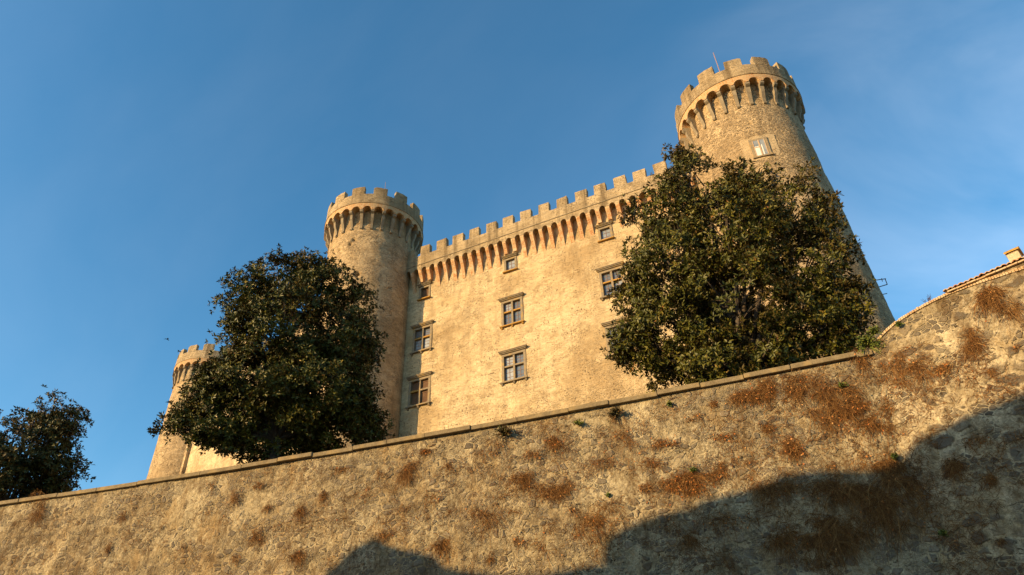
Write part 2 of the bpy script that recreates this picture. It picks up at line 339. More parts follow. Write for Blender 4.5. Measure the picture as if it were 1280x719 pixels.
# ---------------------------------------------------------------- castle
castle = empty('castle', (-20, 50, 12))
tag(castle, 'golden stone castle with crenellated front and round corbelled towers, above the retaining wall', 'castle')
CO = Vector(castle.location)
def cpart(mb_or_me, name, mats, parent, **k):        # a part given in world coordinates, hung under the castle
    me = mb_or_me.mesh(name, k.get('fix', True), k.get('smooth', False)) if isinstance(mb_or_me, MB) else mb_or_me
    o = obj(name, me, mats, parent)
    p = parent; off = Vector((0, 0, 0))
    while p: off += Vector(p.location); p = p.parent
    o.location = -off if k.get('loc') is None else Vector(k['loc']) - off
    if k.get('rz'): o.rotation_euler.z = k['rz']
    if k.get('bevel'):
        b = o.modifiers.new('bevel', 'BEVEL'); b.width = k['bevel']; b.segments = 2; b.limit_method = 'ANGLE'
    return o
FY = 50.0; PY = 49.2
FX0, FX1, FZ0, FZ1 = -41.0, 1.0, 10.0, 45.3
# windows: centre x, z0, z1, half width, kind
WINS = []
for k, x in (('left', -34.27), ('middle', -23.94), ('right', -13.64)):
    WINS += [(x, 41.17, 42.82, 0.73, 's', k), (x, 34.76, 37.66, 1.18, 'c', k), (x, 28.76, 31.68, 1.27, 'c', k)]
st = 0.14; nu = int((FX1 - FX0) / st); nv = int((FZ1 - FZ0) / st)
def fpt(i, j):
    x = FX0 + (FX1 - FX0) * i / nu; z = FZ0 + (FZ1 - FZ0) * j / nv
    return (x, FY + 0.05 * fbm((x, 3.1, z * 1.5), 0.45, 5) + 0.012 * fbm((x, 0, z * 2), 2.6, 2), z)
def fkeep(i, j):
    x = FX0 + (FX1 - FX0) * (i + .5) / nu; z = FZ0 + (FZ1 - FZ0) * (j + .5) / nv
    for (cx, z0, z1, hw, k, _) in WINS:
        if abs(x - cx) < hw - 0.18 and z0 + 0.2 < z < z1 - 0.2: return False
    return True
front = cpart(grid_mesh('curtain_wall', nu, nv, fpt, fkeep), 'curtain_wall', M_FACADE, castle)
# side wall leading back from the left tower to the far tower
FT = Vector((-81.3, 63.3, 0)); LT = Vector((-41.15, 48.9, 0)); RT = Vector((0.9, 49.5, 0))
wa = Vector((-43.0, 47.2, 0)); wb = Vector((-78.4, 59.6, 0)); L = (wb - wa).length; du = (wb - wa) / L; nn = Vector((du.y, -du.x, 0))
if nn.y > 0: nn = -nn
def spt(i, j):
    p = wa + du * (L * i / 90); z = 8 + 34 * j / 90
    return p - nn * 0.06 * fbm((p.x, p.y, z), 0.4, 4) + Vector((0, 0, z))
side = cpart(grid_mesh('side_wall', 90, 90, spt), 'side_wall', M_FACADE, castle)
mb = MB(); q = wb - du * 0.9
mb.obox(q + nn * 0.45 + Vector((0, 0, 8)), du * -0.7, -nn * 0.5, Vector((0, 0, 29)))
cpart(mb, 'buttress', M_TOWER, castle)
mb = MB(); mb.obox(wa + Vector((0, 0, 42)), du * L, -nn * 0.7, Vector((0, 0, 1.5))); cpart(mb, 'parapet', M_PARAPET, side)
# castle body behind the fronts
mb = MB(); mb.prism([(-41, 51.5, 43), (0, 51.5, 43), (0, 95, 43), (-70, 95, 43), (-76, 64, 43)], (0, 0, 0.6)); cpart(mb, 'roof_terrace', M_PARAPET, castle)

# corbel table of the front: arches carried on tapered brick corbels, parapet, merlons
PITCH = 1.03; x_first = -36.6; NB = 37
ax0 = x_first - PITCH / 2; ZS, ZA, ZT = 44.52, 44.83, 45.26; rr = 0.285
pts = [(ax0, PY, ZS)]
for k in range(NB):
    c = x_first + k * PITCH + PITCH / 2
    if k == NB - 1: break
    for a in range(9):
        th = math.pi - math.pi * a / 8
        pts.append((c + rr * math.cos(th), PY, ZS + (ZA - ZS) * math.sin(th)))
xe = x_first + (NB - 1) * PITCH + PITCH / 2
pts += [(xe, PY, ZS), (xe, PY, ZT), (ax0, PY, ZT)]
mb = MB(); mb.prism(pts, (0, FY - PY + 0.12, 0)); cpart(mb, 'arcade', M_PARAPET, front)
cw = PITCH - 2 * rr - 0.06
mb = MB(); prof = [(0.81, ZS - .004), (0.81, ZS - 0.2), (0.45, 43.55), (0.0, 42.15), (-0.12, 42.15), (-0.12, ZS - .004)]
mb.prism([(-cw/2, -y, z) for y, z in prof], (cw, 0, 0)); corb_me = mb.mesh('corbel')
mb = MB(); prof = [(0.81, ZS - .004), (0.81, ZS - 0.2), (0.50, 43.7), (0.36, 43.2), (-0.12, 43.2), (-0.12, ZS - .004)]    # cut short above a window
mb.prism([(-cw/2, -y, z) for y, z in prof], (cw, 0, 0)); corb_short = mb.mesh('corbel'); corb_short.materials.append(M_BRICK)
for k in range(NB):
    cx = x_first + k * PITCH
    o = cpart(corb_me, 'corbel', M_BRICK, front, loc=(cx + random.uniform(-.025, .025), FY, random.uniform(-.0, 0.0))) if k == 0 else None
    if k == 0: corb0 = o
    else:
        o = corb0.copy(); C.objects.link(o); o.parent = front; o.location = Vector((cx + random.uniform(-.03, .03), FY, 0)); o.scale.x = random.uniform(0.9, 1.1)
        if any(abs(cx - w_[0]) < .73 + .32 for w_ in WINS if w_[4] == 's'): o.data = corb_short
mb = MB()
mb.box(ax0, xe, PY - 0.06, PY + 0.02, ZT + 0.003, ZT + 0.07)
cpart(mb, 'string_course', M_CORBEL, front)
def ppt(i, j):
    x = ax0 + (xe - ax0) * i / 200; zz = [ZT + 0.07, 45.6, 46.0, 46.3, 46.55]
    if j <= 4: y = PY + 0.02 * fbm((x, 0, zz[j]), 0.8, 3); z = zz[j]
    else: y = PY + 0.55; z = [46.56, 45.4][j - 5]
    if 4 <= j <= 5: z += 0.05 * fbm((x, 1, 0), 0.9, 3)
    return (x, y, z)
cpart(grid_mesh('parapet', 200, 6, ppt), 'parapet', M_PARAPET, front)
MP = 2.06; mx0 = -34.602
for k in range(-1, 16):
    x0 = mx0 + k * MP
    if x0 > -2.5: break
    w = 1.26 + random.uniform(-.06, .06); h = 1.24 + random.uniform(-.06, .05); e = [random.uniform(-.05, .05) for _ in range(6)]
    mb = MB(); y0, y1 = PY + 0.004, PY + 0.54; zb = 46.45
    mb.add([(x0+e[0], y0, zb), (x0+w+e[1], y0, zb), (x0+w+e[1], y1, zb), (x0+e[0], y1, zb),
            (x0+e[2], y0+.02, zb+h+.1+e[3]), (x0+w+e[4], y0+.02, zb+h+.1+e[5]), (x0+w+e[4], y1, zb+h+.1+e[5]), (x0+e[2], y1, zb+h+.1+e[3])],
           [(0,3,2,1),(4,5,6,7),(0,1,5,4),(1,2,6,5),(2,3,7,6),(3,0,4,7)])
    cpart(mb, 'merlon', M_PARAPET, front, bevel=0.035)

# windows of the front
def window(cx, z0, z1, hw, kind, col):
    y = FY; fr = 0.26 if kind == 'c' else 0.24
    mb = MB()
    mb.box(cx-hw, cx-hw+fr, y-.07, y+.5, z0+.001, z1-fr); mb.box(cx+hw-fr, cx+hw, y-.07, y+.5, z0+.001, z1-fr)
    mb.box(cx-hw, cx+hw, y-.073, y+.5, z1-fr, z1)
    zi0 = z0 + 0.06; zi1 = z1 - fr; xi0 = cx-hw+fr; xi1 = cx+hw-fr
    mb.box(xi0, xi1, y+.0, y+.5, z0, zi0)
    zt = zi0 + (zi1 - zi0) * 0.585
    if kind == 'c':
        mb.box(cx-.1, cx+.1, y-.03, y+.42, zi0, zi1)
    nm = 'cross_window' if kind == 'c' else 'small_window'
    w = cpart(mb, nm, M_PEPERINO, castle, bevel=0.02)
    if kind == 'c':
        for a, b in ((xi0, cx-.1), (cx+.1, xi1)):
            lich = M_LICHEN if random.random() < 0.62 or z0 > 34 else M_PEPERINO
            mb = MB(); mb.box(a, b, y-.032, y+.42, zt-.085, zt+.085); cpart(mb, 'transom', lich, w, bevel=0.015)
    # cornice and sill with little brackets
    mb = MB(); c = 0.17 if kind == 'c' else 0.13; ch = 0.17 if kind == 'c' else 0.12
    mb.box(cx-hw-c, cx+hw+c, y-.30, y+.06, z1+.10, z1+.10+ch*.55); mb.box(cx-hw-c*.5, cx+hw+c*.5, y-.20, y+.06, z1+.003, z1+.097); mb.box(cx-hw-c-.04, cx+hw+c+.04, y-.36, y+.06, z1+.103+ch*.55, z1+.10+ch)
    cpart(mb, 'cornice', M_PEPERINO, w, bevel=0.015)
    mb = MB(); mb.box(cx-hw-c*.8, cx+hw+c*.8, y-.26, y+.06, z0-.13, z0-.003)
    if kind == 'c':
        for bx in (cx-hw+.06, cx, cx+hw-.06):
            mb.prism([(bx-.09, y-.22, z0-.133), (bx-.09, y+.05, z0-.133), (bx-.09, y+.05, z0-.36), (bx-.09, y-.10, z0-.32)], (.18, 0, 0))
    cpart(mb, 'sill', M_LICHEN if (kind == 's' or (z0 > 34 and col == 'middle')) else M_PEPERINO, w, bevel=0.012)
    panes = [(xi0, xi1, zi0, zi1)] if kind == 's' else [(a, b, p, q) for a, b in ((xi0, cx-.1), (cx+.1, xi1)) for p, q in ((zi0, zt-.085), (zt+.085, zi1))]
    wood = (col == 'left')
    for (a, b, p, q) in panes:
        mb = MB(); yy = y + .20
        if wood and (kind == 's' or z0 < 33):
            for k in range(5): mb.box(a + (b-a)*k/5 + .004, a + (b-a)*(k+1)/5 - .004, yy, yy+.05, p, q)
            mb.box(a, b, yy-.03, yy-.001, p+.12, p+.22); mb.box(a, b, yy-.03, yy-.001, q-.22, q-.12)
            cpart(mb, 'shutter', M_WOOD, w)
            continue
        mb.box(a, b, yy, yy+.03, p, q); mb.cur = 1
        nxv = 2 if kind == 'c' else 2; nzv = 3 if (q-p) > .9 else 2
        if wood: nxv, nzv = 1, 4
        for k in range(1, nxv): mb.box(a+(b-a)*k/nxv-.02, a+(b-a)*k/nxv+.02, yy-.03, yy-.002, p, q)
        for k in range(1, nzv): mb.box(a, b, yy-.026, yy-.003, p+(q-p)*k/nzv-.018, p+(q-p)*k/nzv+.018)
        for (u0, u1) in ((a, a+.045), (b-.045, b)): mb.box(u0, u1, yy-.034, yy-.0015, p, q)
        for (u0, u1) in ((p, p+.04), (q-.04, q)): mb.box(a+.046, b-.046, yy-.033, yy-.0012, u0, u1)
        cpart(mb, 'pane', [random.choice((M_GLASS, M_GLASS, M_GLASS2)), M_LEAD], w)
for a in WINS: window(*a)

# ---------------------------------------------------------------- round towers
def tower(center, mat, z0, zc, rb, rt, phase, holes=(), res=0.15, grow=None):
    cx, cy = center.x, center.y; RC = 5.70; RS = rt
    ZCB, ZSP, ZAR, ZST, ZPB, ZMT = zc, zc + 2.25, zc + 2.70, zc + 3.15, zc + 4.55, zc + 5.62
    nu = int(2 * math.pi * rt / res); zt = zc + 3.0; nv = int((zt - z0) / res)
    def rad_at(z):
        f = max(0.0, min(1.0, (zc - z) / (zc - z0))); return rt + (rb - rt) * f
    def f(i, j):
        a = 2 * math.pi * i / nu; z = z0 + (zt - z0) * j / nv; r = rad_at(z)
        x, y = math.sin(a), -math.cos(a)
        r += 0.06 * fbm((x * 5, y * 5, z), 0.55, 5) + 0.018 * fbm((x * 5, y * 5, z * 1.5), 2.4, 2)
        for (ha, hz, hr, hd) in holes:
            d = math.hypot((a - ha) * r, z - hz) / hr
            d += 0.35 * fbm((x * 5, y * 5, z), 1.7, 2)
            if d < 1: r -= hd * min(1, (1 - d) * 2.2)
        return (cx + r * x, cy + r * y, z)
    tw = cpart(grid_mesh('round_tower', nu, nv, f, wrap=True), 'round_tower', mat, castle)
    # crown: arcade ring with arched soffits
    NC = 28; seg = 12; per = 2 * math.pi / NC; nring = NC * seg
    half = 0.365 * per
    def zlow(a):
        k = ((a - phase) / per) % 1.0 - 0.5           # arch centre at 0
        t_ = k * per / half
        return ZSP + (ZAR - ZSP) * math.sqrt(max(0, 1 - t_ * t_)) if abs(t_) < 1 else ZSP
    vs = []; fs = []
    for i in range(nring):
        a = 2 * math.pi * i / nring; s_, c_ = math.sin(a), -math.cos(a); zl = zlow(a)
        w = 0.02 * fbm((s_ * 5, c_ * 5, 3), 0.7, 2)
        ring = [(RS - 0.25, ZAR + .25), (RS - 0.25, zl), (RC + w, zl), (RC + w, ZST), (RC + .06, ZST + .02), (RC + .06, ZST + .1), (RC + w, ZST + .12), (RC - .02 + w, ZPB - .6), (RC - .03 + w, ZPB + .03 * fbm((s_ * 5, c_ * 5, 9), 0.9, 2)), (RC - .6, ZPB), (RC - .6, ZST)]
        vs += [(cx + r * s_, cy + r * c_, z) for r, z in ring]
    K = 11; mi = []
    for i in range(nring):
        j = (i + 1) % nring
        for k in range(K - 1):
            fs.append((i*K+k, j*K+k, j*K+k+1, i*K+k+1)); mi.append(1 if k in (1, 2) else 0)
    me = bpy.data.meshes.new('parapet'); me.from_pydata(vs, [], fs); me.polygons.foreach_set('material_index', mi)
    b = bmesh.new(); b.from_mesh(me); bmesh.ops.recalc_face_normals(b, faces=b.faces); b.to_mesh(me); b.free()
    cpart(me, 'parapet', [M_PARAPET, M_PARAPET_ARCH], tw)
    # corbels: tapered consoles with a roll at head and foot
    d = RC - RS
    prof = [(-.15, 0.0), (.12, -.02), (.2, .08), (.17, .2), (.10, .27), (.16, .6), (d*.55, 1.3), (d-.28, 1.82), (d-.15, 1.9), (d-.03, 2.0), (d-.02, 2.12), (d-.06, 2.24), (-.15, 2.24)]
    mb = MB(); cwid = 0.34
    n = len(prof); wid = [cwid * (0.72 + 0.28 * min(1, z / 1.9)) for _, z in prof]
    vsl = [(-w/2, -p[0], p[1]) for p, w in zip(prof, wid)]; vsr = [(w/2, -p[0], p[1]) for p, w in zip(prof, wid)]
    mb.add(vsl + vsr, [tuple(range(n)), tuple(range(n, 2*n))[::-1]] + [(i, n+i, n+(i+1) % n, (i+1) % n) for i in range(n)])
    cme = mb.mesh('corbel'); c0 = None; off = Vector(castle.location) + Vector(tw.location)
    for k in range(NC):
        a = phase + k * per; p = Vector((cx + RS * math.sin(a), cy - RS * math.cos(a), ZCB))
        if c0 is None: c0 = o = cpart(cme, 'corbel', M_CORBEL, tw)
        else: o = c0.copy(); C.objects.link(o); o.parent = tw
        o.location = p - off; o.rotation_euler.z = a + random.uniform(-.02, .02); o.scale = (random.uniform(.9, 1.1), 1, 1)
    # merlons
    for k in range(14):
        a0 = phase + (2 * k + MOFF) * per; wd = per * 1.24 * random.uniform(.95, 1.04); hh = ZMT + random.uniform(-.10, .08); chip = random.choice((0, .05, .16)); side_ = random.random() < .5
        mb = MB(); vs = []; ns = 6
        for i in range(ns + 1):
            a = a0 - wd / 2 + wd * i / ns; s_, c_ = math.sin(a), -math.cos(a); jz = random.uniform(-.03, .03)
            for r, z in ((RC - .015, ZPB - .1), (RC - .03, hh + jz - (chip if i in (0, ns) and (i == 0) == side_ else 0)), (RC - .56, hh + jz), (RC - .56, ZPB - .1)): vs.append((cx + r * s_, cy + r * c_, z))
        fs = [(0, 1, 2, 3), (ns*4, ns*4+3, ns*4+2, ns*4+1)]
        for i in range(ns):
            for q in range(4): fs.append((i*4+q, i*4+(q+1) % 4, (i+1)*4+(q+1) % 4, (i+1)*4+q))
        mb.add(vs, fs); cpart(mb, 'merlon', M_PARAPET, tw, bevel=0.035)
    mb = MB(); N = 48
    mb.prism([(cx + (RC-.55) * math.sin(2*math.pi*i/N), cy - (RC-.55) * math.cos(2*math.pi*i/N), ZST + .2) for i in range(N)], (0, 0, .15)); cpart(mb, 'roof_terrace', M_PARAPET, tw)
    return tw
def plaster_arch():
    return brick_mat('arch_brick', (0.36, 0.16, 0.055), (0.43, 0.23, 0.09), (0.44, 0.29, 0.14), (0.40, 0.28, 0.145))
M_PARAPET_ARCH = plaster_arch()
def ang(px, tw, r):                                   # angle on a tower seen at a pixel's bearing
    v = ray(*px); b = math.atan2(v.x, v.y); D = math.hypot(tw.x, tw.y); bc = math.atan2(tw.x, tw.y)
    s = max(-1, min(1, D * math.sin(b - bc) / r)); al = math.asin(s) - (b - bc)
    return (-bc + al), D
def on_tower(px, tw, r):
    th, D = ang(px, tw, r); P = Vector((tw.x + r * math.sin(th), tw.y - r * math.cos(th), 0)); v = ray(*px)
    return th, math.hypot(P.x, P.y) * v.z / math.hypot(v.x, v.y)
MOFF = 0.5
lh = []
for (px, py, hr, hd) in ((446, 343, .36, .5), (442, 300, .28, .3), (438, 305, .22, .3), (423, 313, .2, .3), (416, 318, .2, .3), (424, 333, .18, .3), (414, 328, .16, .3), (470, 395, .13, .3), (488, 360, .13, .3)):
    a, z = on_tower((px, py), LT, 4.9); lh.append((a, z, hr, hd))
lh = [(a % (2*math.pi), z, r, d) for a, z, r, d in lh]
pl = 2 * math.pi / 28
tw_l = tower(LT, M_TOWER, 10, 48.7, 5.0, 4.88, rad(40.0) - rad(12.6) + pl * 0.5 + rad(1.5), lh)
tw_r = tower(RT, M_TOWER2, 10, 46.2, 6.35, 4.93, rad(3.0), [(rad(a) % (2*math.pi), z, .14, .25) for a, z in ((-20, 38), (15, 34), (28, 30), (36, 26), (8, 44))])
tw_f = tower(FT, M_TOWER, 6, 47.1, 5.4, 5.1, rad(2.0), res=0.3)
# window of the right tower
RW = 5.19; th, zc = on_tower((950, 184), RT, RW)
T = Matrix.Rotation(th, 4, 'Z'); base = RT + Vector((0, 0, zc)); rfr = base + Vector((math.sin(th) * RW, -math.cos(th) * RW, 0))
def tbox(mb, x0, x1, y0, y1, z0, z1):
    o = rfr + T @ Vector((x0, y0, z0)); mb.obox(o, T @ Vector((x1-x0, 0, 0)), T @ Vector((0, y1-y0, 0)), Vector((0, 0, z1-z0)))
mb = MB(); hw, hh = .72, .98
tbox(mb, -hw, -hw+.22, -.06, .35, -hh, hh-.22); tbox(mb, hw-.22, hw, -.06, .35, -hh, hh-.22); tbox(mb, -hw, hw, -.063, .35, hh-.22, hh); tbox(mb, -hw-.05, hw+.05, -.12, .3, -hh-.16, -hh-.001)
tw = cpart(mb, 'tower_window', M_PEPERINO, castle, bevel=0.02)
mb = MB(); tbox(mb, -hw+.225, hw-.225, -.055, -.045, -hh+.002, hh-.222); cpart(mb, 'pane', [M_GLASS], tw)
mb = MB(); tbox(mb, -.05, .05, -.10, -.056, -hh+.01, hh-.23); tbox(mb, hw-.29, hw-.226, -.09, -.056, -hh+.01, hh-.23); tbox(mb, -hw+.226, -hw+.29, -.09, -.056, -hh+.01, hh-.23); tbox(mb, -hw+.29, -.051, -.088, -.057, -.05, .02); cpart(mb, 'casement', stone_mat('pale_wood', (0.42, 0.28, 0.16), (0.55, 0.38, 0.22)), tw)
mb = MB(); tbox(mb, -hw+.31, -.06, -.07, -.058, -hh+.02, .1); tbox(mb, .1, .2, -.07, -.058, -hh+.02, .2); cpart(mb, 'curtain', M_CURTAIN, tw)
# the patch of pale plaster round it
mb = MB(); vs = []; N = 14
for i in range(N + 1):
    a = th + (-.27 + .54 * i / N); s_, c_ = math.sin(a), -math.cos(a)
    for r, z in ((4.9, zc-1.4), (5.205, zc-1.36 + .1 * math.sin(i*2.1)), (5.175, zc+1.34 + .08 * math.sin(i*1.3)), (4.9, zc+1.38)): vs.append((RT.x + r*s_, RT.y + r*c_, z))
fs = [(0,1,2,3), (N*4, N*4+3, N*4+2, N*4+1)] + [(i*4+q, i*4+(q+1) % 4, (i+1)*4+(q+1) % 4, (i+1)*4+q) for i in range(N) for q in range(4)]
mb.add(vs, fs)
cpart(mb, 'window_surround', plaster('surround_plaster', (0.60, 0.45, 0.26), (0.52, 0.385, 0.215), (0.42, 0.30, 0.165), stone_amt=0.05, pit=.3), castle, smooth=False)

# flagpoles and lightning rod stand on the towers
def pole(name, px0, px1, D, r, lab, zb):
    a = at(*px0, D); b = at(*px1, D); a2 = a - (b - a).normalized() * 1.6; a2.z = 49.65
    base = Vector((a.x, a.y, zb)); o = empty(name, base); tag(o, lab, 'flagpole')
    m = MB(); m.tube([base - base, Vector((b.x, b.y, b.z)) - base], r, r * .7, 8); m.build('mast', M_POLE, o)
    m = MB(); m.tube([(0, 0, 0), (0, 0, .25)], r * 2.6, r * 2.2, 8); m.build('foot', M_IRON, o)
    return o, b
pole('flagpole', (902, 92), (891.5, 66), 47.6, .055, 'slim bare flagpole leaning above the battlements of the big right tower', 49.72)
pole('lightning_rod', (481.7, 240), (482, 228), 60.6, .035, 'thin short rod standing above the battlements of the middle round tower', 52.22)

# iron bracket on the right tower's flank
bk = empty('iron_bracket', at(1097, 352, 49.2)); tag(bk, 'small black iron bracket sticking out of the right tower flank', 'bracket')
B0 = Vector(bk.location); P = lambda x, y: at(x, y, 49.2) - B0
m = MB(); m.tube([P(1094, 350.5), P(1104, 349), P(1107.5, 348.6)], .035, n=5); m.tube([P(1098, 359), P(1108, 356), P(1109.5, 355.5)], .035, n=5); m.tube([P(1106.3, 348.6), P(1109, 355.5)], .03, n=5); m.tube([P(1102, 348), P(1103, 352)], .025, n=5); m.build('frame', M_IRON, bk)
m = MB(); m.tube([P(1101, 368.5), P(1109, 367)], .03, n=5); m.build('stay', M_IRON, bk)

# ---------------------------------------------------------------- retaining wall
rw = empty('retaining_wall', (-20, wall_y(-20), G))
tag(rw, 'long weathered rubble retaining wall with stone coping, running across the foreground', 'wall')
RO = Vector(rw.location)
def hang(mb, name, mats, root, **k):
    me = mb.mesh(name, k.get('fix', True), k.get('smooth', False)) if isinstance(mb, MB) else mb
    o = obj(name, me, mats, root); o.location = -Vector(root.location)
    if k.get('bevel'):
        b = o.modifiers.new('bevel', 'BEVEL'); b.width = k['bevel']; b.segments = 2; b.limit_method = 'ANGLE'
    return o
X0, X1 = -75.0, 2.6; WT = 11.80; nu = int((X1 - X0) / 0.13); nv = int((WT - G + .6) / 0.13)
def wdisp(x, z): return 0.10 * fbm((x, 0, z * 1.2), 0.28, 3) + 0.055 * fbm((x, 5, z * 1.3), 1.3, 4) + 0.03 * fbm((x, 9, z), 3.6, 2)
def wpt(i, j):
    x = X0 + (X1 - X0) * i / nu; z = G - .6 + (WT - G + .6) * j / nv
    fade = min(1, (WT - z) / 0.5)
    return (x, wall_y(x) - wdisp(x, z) * fade, z)
hang(grid_mesh('masonry', nu, nv, wpt), 'masonry', M_WALL, rw)
mb = MB(); x = X0
while x < 2.3:
    w = random.uniform(1.6, 2.4); x2 = min(x + w, 2.35); g = 0.012 + random.random() * .012; dz = random.uniform(-.03, .022); dy = random.uniform(-.045, .035)
    n = 3
    for k in range(n):
        a = x + (x2 - g - x) * k / n; b = x + (x2 - g - x) * (k + 1) / n
        if k == 0: ring0 = [(a, wall_y(a) - .17 + dy, WT + dz), (a, wall_y(a) + .62, WT + dz), (a, wall_y(a) + .62, WT + .205 + dz), (a, wall_y(a) - .17 + dy, WT + .20 + dz)]; vs = list(ring0)
        vs += [(b, wall_y(b) - .17 + dy, WT + dz), (b, wall_y(b) + .62, WT + dz), (b, wall_y(b) + .62, WT + .205 + dz), (b, wall_y(b) - .17 + dy, WT + .20 + dz)]
    fs = [(0, 1, 2, 3), (n*4, n*4+3, n*4+2, n*4+1)] + [(k*4+q, k*4+(q+1) % 4, (k+1)*4+(q+1) % 4, (k+1)*4+q) for k in range(n) for q in range(4)]
    mb.add(vs, fs); x = x2
hang(mb, 'coping', M_COPING, rw, bevel=0.025)
mb = MB(); n = 60
a = [(X0 + (2.3 - X0) * i / n) for i in range(n + 1)]
mb.add([(x, wall_y(x) + .55, z) for z in (G, WT) for x in a], [(i, i+1, n+1+i+1, n+1+i) for i in range(n)])
hang(mb, 'back_face', M_WALL, rw)

# ---------------------------------------------------------------- bastion wall at the right
BC = Vector((2.2, wall_y(2.2), 0)); BD = Vector((.932, -.362, 0)).normalized(); BN = Vector((-.362, -.932, 0)).normalized()
def plane_hit(px, py):
    v = ray(px, py); k = BC.dot(BN) / v.dot(BN); return v * k
bs = empty('bastion_wall', (BC.x, BC.y, G)); tag(bs, 'steep-topped rubble bastion wall with brick rim and tiled eave, at the right edge', 'wall')
prof = []                                             # along-wall distance against top height of the stonework
for p in ((1078, 446), (1087, 438), (1098, 427), (1106, 418), (1118, 407), (1131, 398), (1148, 388), (1165, 379), (1186, 369), (1215, 358), (1280, 337)):
    h = plane_hit(*p); prof.append(((h - BC).dot(BD), h.z))
prof[0] = (-.35, prof[0][1] - .05); prof.append((14, prof[-1][1] + .05)); prof.append((26, prof[-1][1]))
def top_at(s): return float(np.interp(s, [p[0] for p in prof], [p[1] for p in prof]))
s0, s1 = -.3, 22.0; nu = int((s1 - s0) / .13); nv = 112
def bpt(i, j):
    s = s0 + (s1 - s0) * i / nu; zt = top_at(s); z = G - .6 + (zt - G + .6) * j / nv
    d = 0.08 * fbm((s, 20, z), 0.3, 3) + 0.07 * fbm((s, 25, z * 1.2), 1.2, 4) + 0.03 * fbm((s, 29, z), 3.4, 2)
    p = BC + BD * s + BN * d * min(1, (zt - z) / .3 + .3); return (p.x, p.y, z)
hang(grid_mesh('masonry', nu, nv, bpt), 'masonry', M_BAST, bs)
mb = MB(); ss = [s0 + (s1 - s0) * i / 60 for i in range(61)]
mb.add([tuple(BC + BD * s - BN * .7 + Vector((0, 0, z))) for s in ss for z in (G, top_at(s) + .0)], [(2*i, 2*i+1, 2*i+3, 2*i+2) for i in range(60)])
hang(mb, 'back_face', M_BAST, bs)
# brick rim: one brick on edge after another along the sloping top
mb = MB(); s = -.22
def rim_h(s): return 0.105
while s < 9:
    w = random.uniform(.065, .085); z = top_at(s) + .035; sl = (top_at(s + w) - top_at(s)); hgt = rim_h(s) * random.uniform(.9, 1.08)
    o = BC + BD * s + BN * random.uniform(.03, .05) + Vector((0, 0, z - .03))
    mb.obox(o, BD * w + Vector((0, 0, sl)), -BN * .75, Vector((0, 0, hgt)))
    s += w + .012
hang(mb, 'brick_rim', M_BRICK2, bs, bevel=0.008)
# eave: mortar bed, a row of roof tiles on a lean-to roof behind
e0 = plane_hit(1186, 362); e1 = plane_hit(1280, 323); sE = (e0 - BC).dot(BD); zE = (e0.z + e1.z) / 2
hE = lambda s: zE
mb = MB()
def blk(sa, sb, n0, n1, za, zb): mb.obox(BC + BD * sa + BN * n0 + Vector((0, 0, za)), BD * (sb - sa), BN * (n1 - n0), Vector((0, 0, zb - za)))
sw = [sE - .02 + .35 * i for i in range(60)]
vs = []
for s in sw:
    z = top_at(s) + .06
    vs += [tuple(BC + BD * s + BN * k + Vector((0, 0, zz))) for k, zz in ((.02, z), (-.7, z), (-.7, zE - .14), (.02, zE - .14))]
n = len(sw) - 1
mb.add(vs, [(0,1,2,3), (n*4, n*4+3, n*4+2, n*4+1)] + [(k*4+q, k*4+(q+1) % 4, (k+1)*4+(q+1) % 4, (k+1)*4+q) for k in range(n) for q in range(4)])
hang(mb, 'upper_masonry', M_BAST, bs)
mb = MB(); s = sE - .05
while s < 20:
    w = random.uniform(.25, .34); mb.obox(BC + BD * s + BN * random.uniform(.10, .14) + Vector((0, 0, zE - .137)), BD * (w - .01), -BN * .8, Vector((0, 0, .055))); s += w
hang(mb, 'eave_course', M_BRICK2, bs, bevel=0.01)
mb = MB(); s = sE - .08; up = Vector((0, 0, 1)); slope = (-BN * 1.0 + up * .30)
while s < 20:                                         # barrel tiles running up the lean-to roof
    c = BC + BD * s + BN * random.uniform(.15, .2) + Vector((0, 0, zE - .07 + random.uniform(-.008, .008))); r = .085
    pts = []
    for a in range(7):
        th_ = math.pi * a / 6; pts.append(c + BD * (r * math.cos(th_)) + up * (r * .8 * math.sin(th_)))
    pts += [c - BD * (r - .02) , c + BD * (r - .02)]
    mb.prism(pts[:7] + [c - BD * (r * .7) + up * .01, c + up * (r * .55), c + BD * (r * .7) + up * .01], slope * 1.9); s += .165
mb.cur = 0
hang(mb, 'roof_tiles', M_TILE, bs)
mb = MB(); mb.obox(BC + BD * (sE - .1) + BN * .1 + Vector((0, 0, zE - .078)), BD * (20.1 - sE), slope * 1.85, Vector((0, 0, .02)) ); hang(mb, 'roof_board', M_WOOD, bs)
# chimney on that roof, with a lichen covered tile cap
Dc = 25.2; cb = at(1268.5, 331, Dc); ct = at(1265.5, 315.5, Dc); z0, z1 = cb.z - .35, ct.z + 0.0
chx = Vector((cb.x + .08, cb.y, 0)); ch = []
mb = MB(); ux = BD * .36; uy = -BN * .5; h_ = z1 - z0
mb.obox(chx - BD * .16 + Vector((0, 0, z0)), ux, uy, Vector((0, 0, h_)))
mb.prism([chx - BD * .16 + up * (z1 + .003) + BN * .0, chx - BD * .16 + up * (z1 + .003) - BN * .5, chx - BD * .16 + up * (z1 + .2) - BN * .25], BD * .06)
mb.obox(chx - BD * .09 + up * (z1 + .003), BD * .28, -BN * .03, up * .045)
chm = hang(mb, 'chimney', stone_mat('chimney_plaster', (0.44, 0.34, 0.21), (0.56, 0.45, 0.29)), bs, bevel=0.012)
mb = MB()
for sg in (1, -1):
    e_ = chx - BD * .20 + up * (z1 + .03) + BN * (-.25 + .31 * sg); rdg = chx - BD * .20 + up * (z1 + .23) - BN * .25
    mb.prism([e_, rdg, rdg + up * .045, e_ + up * .045], BD * .46)
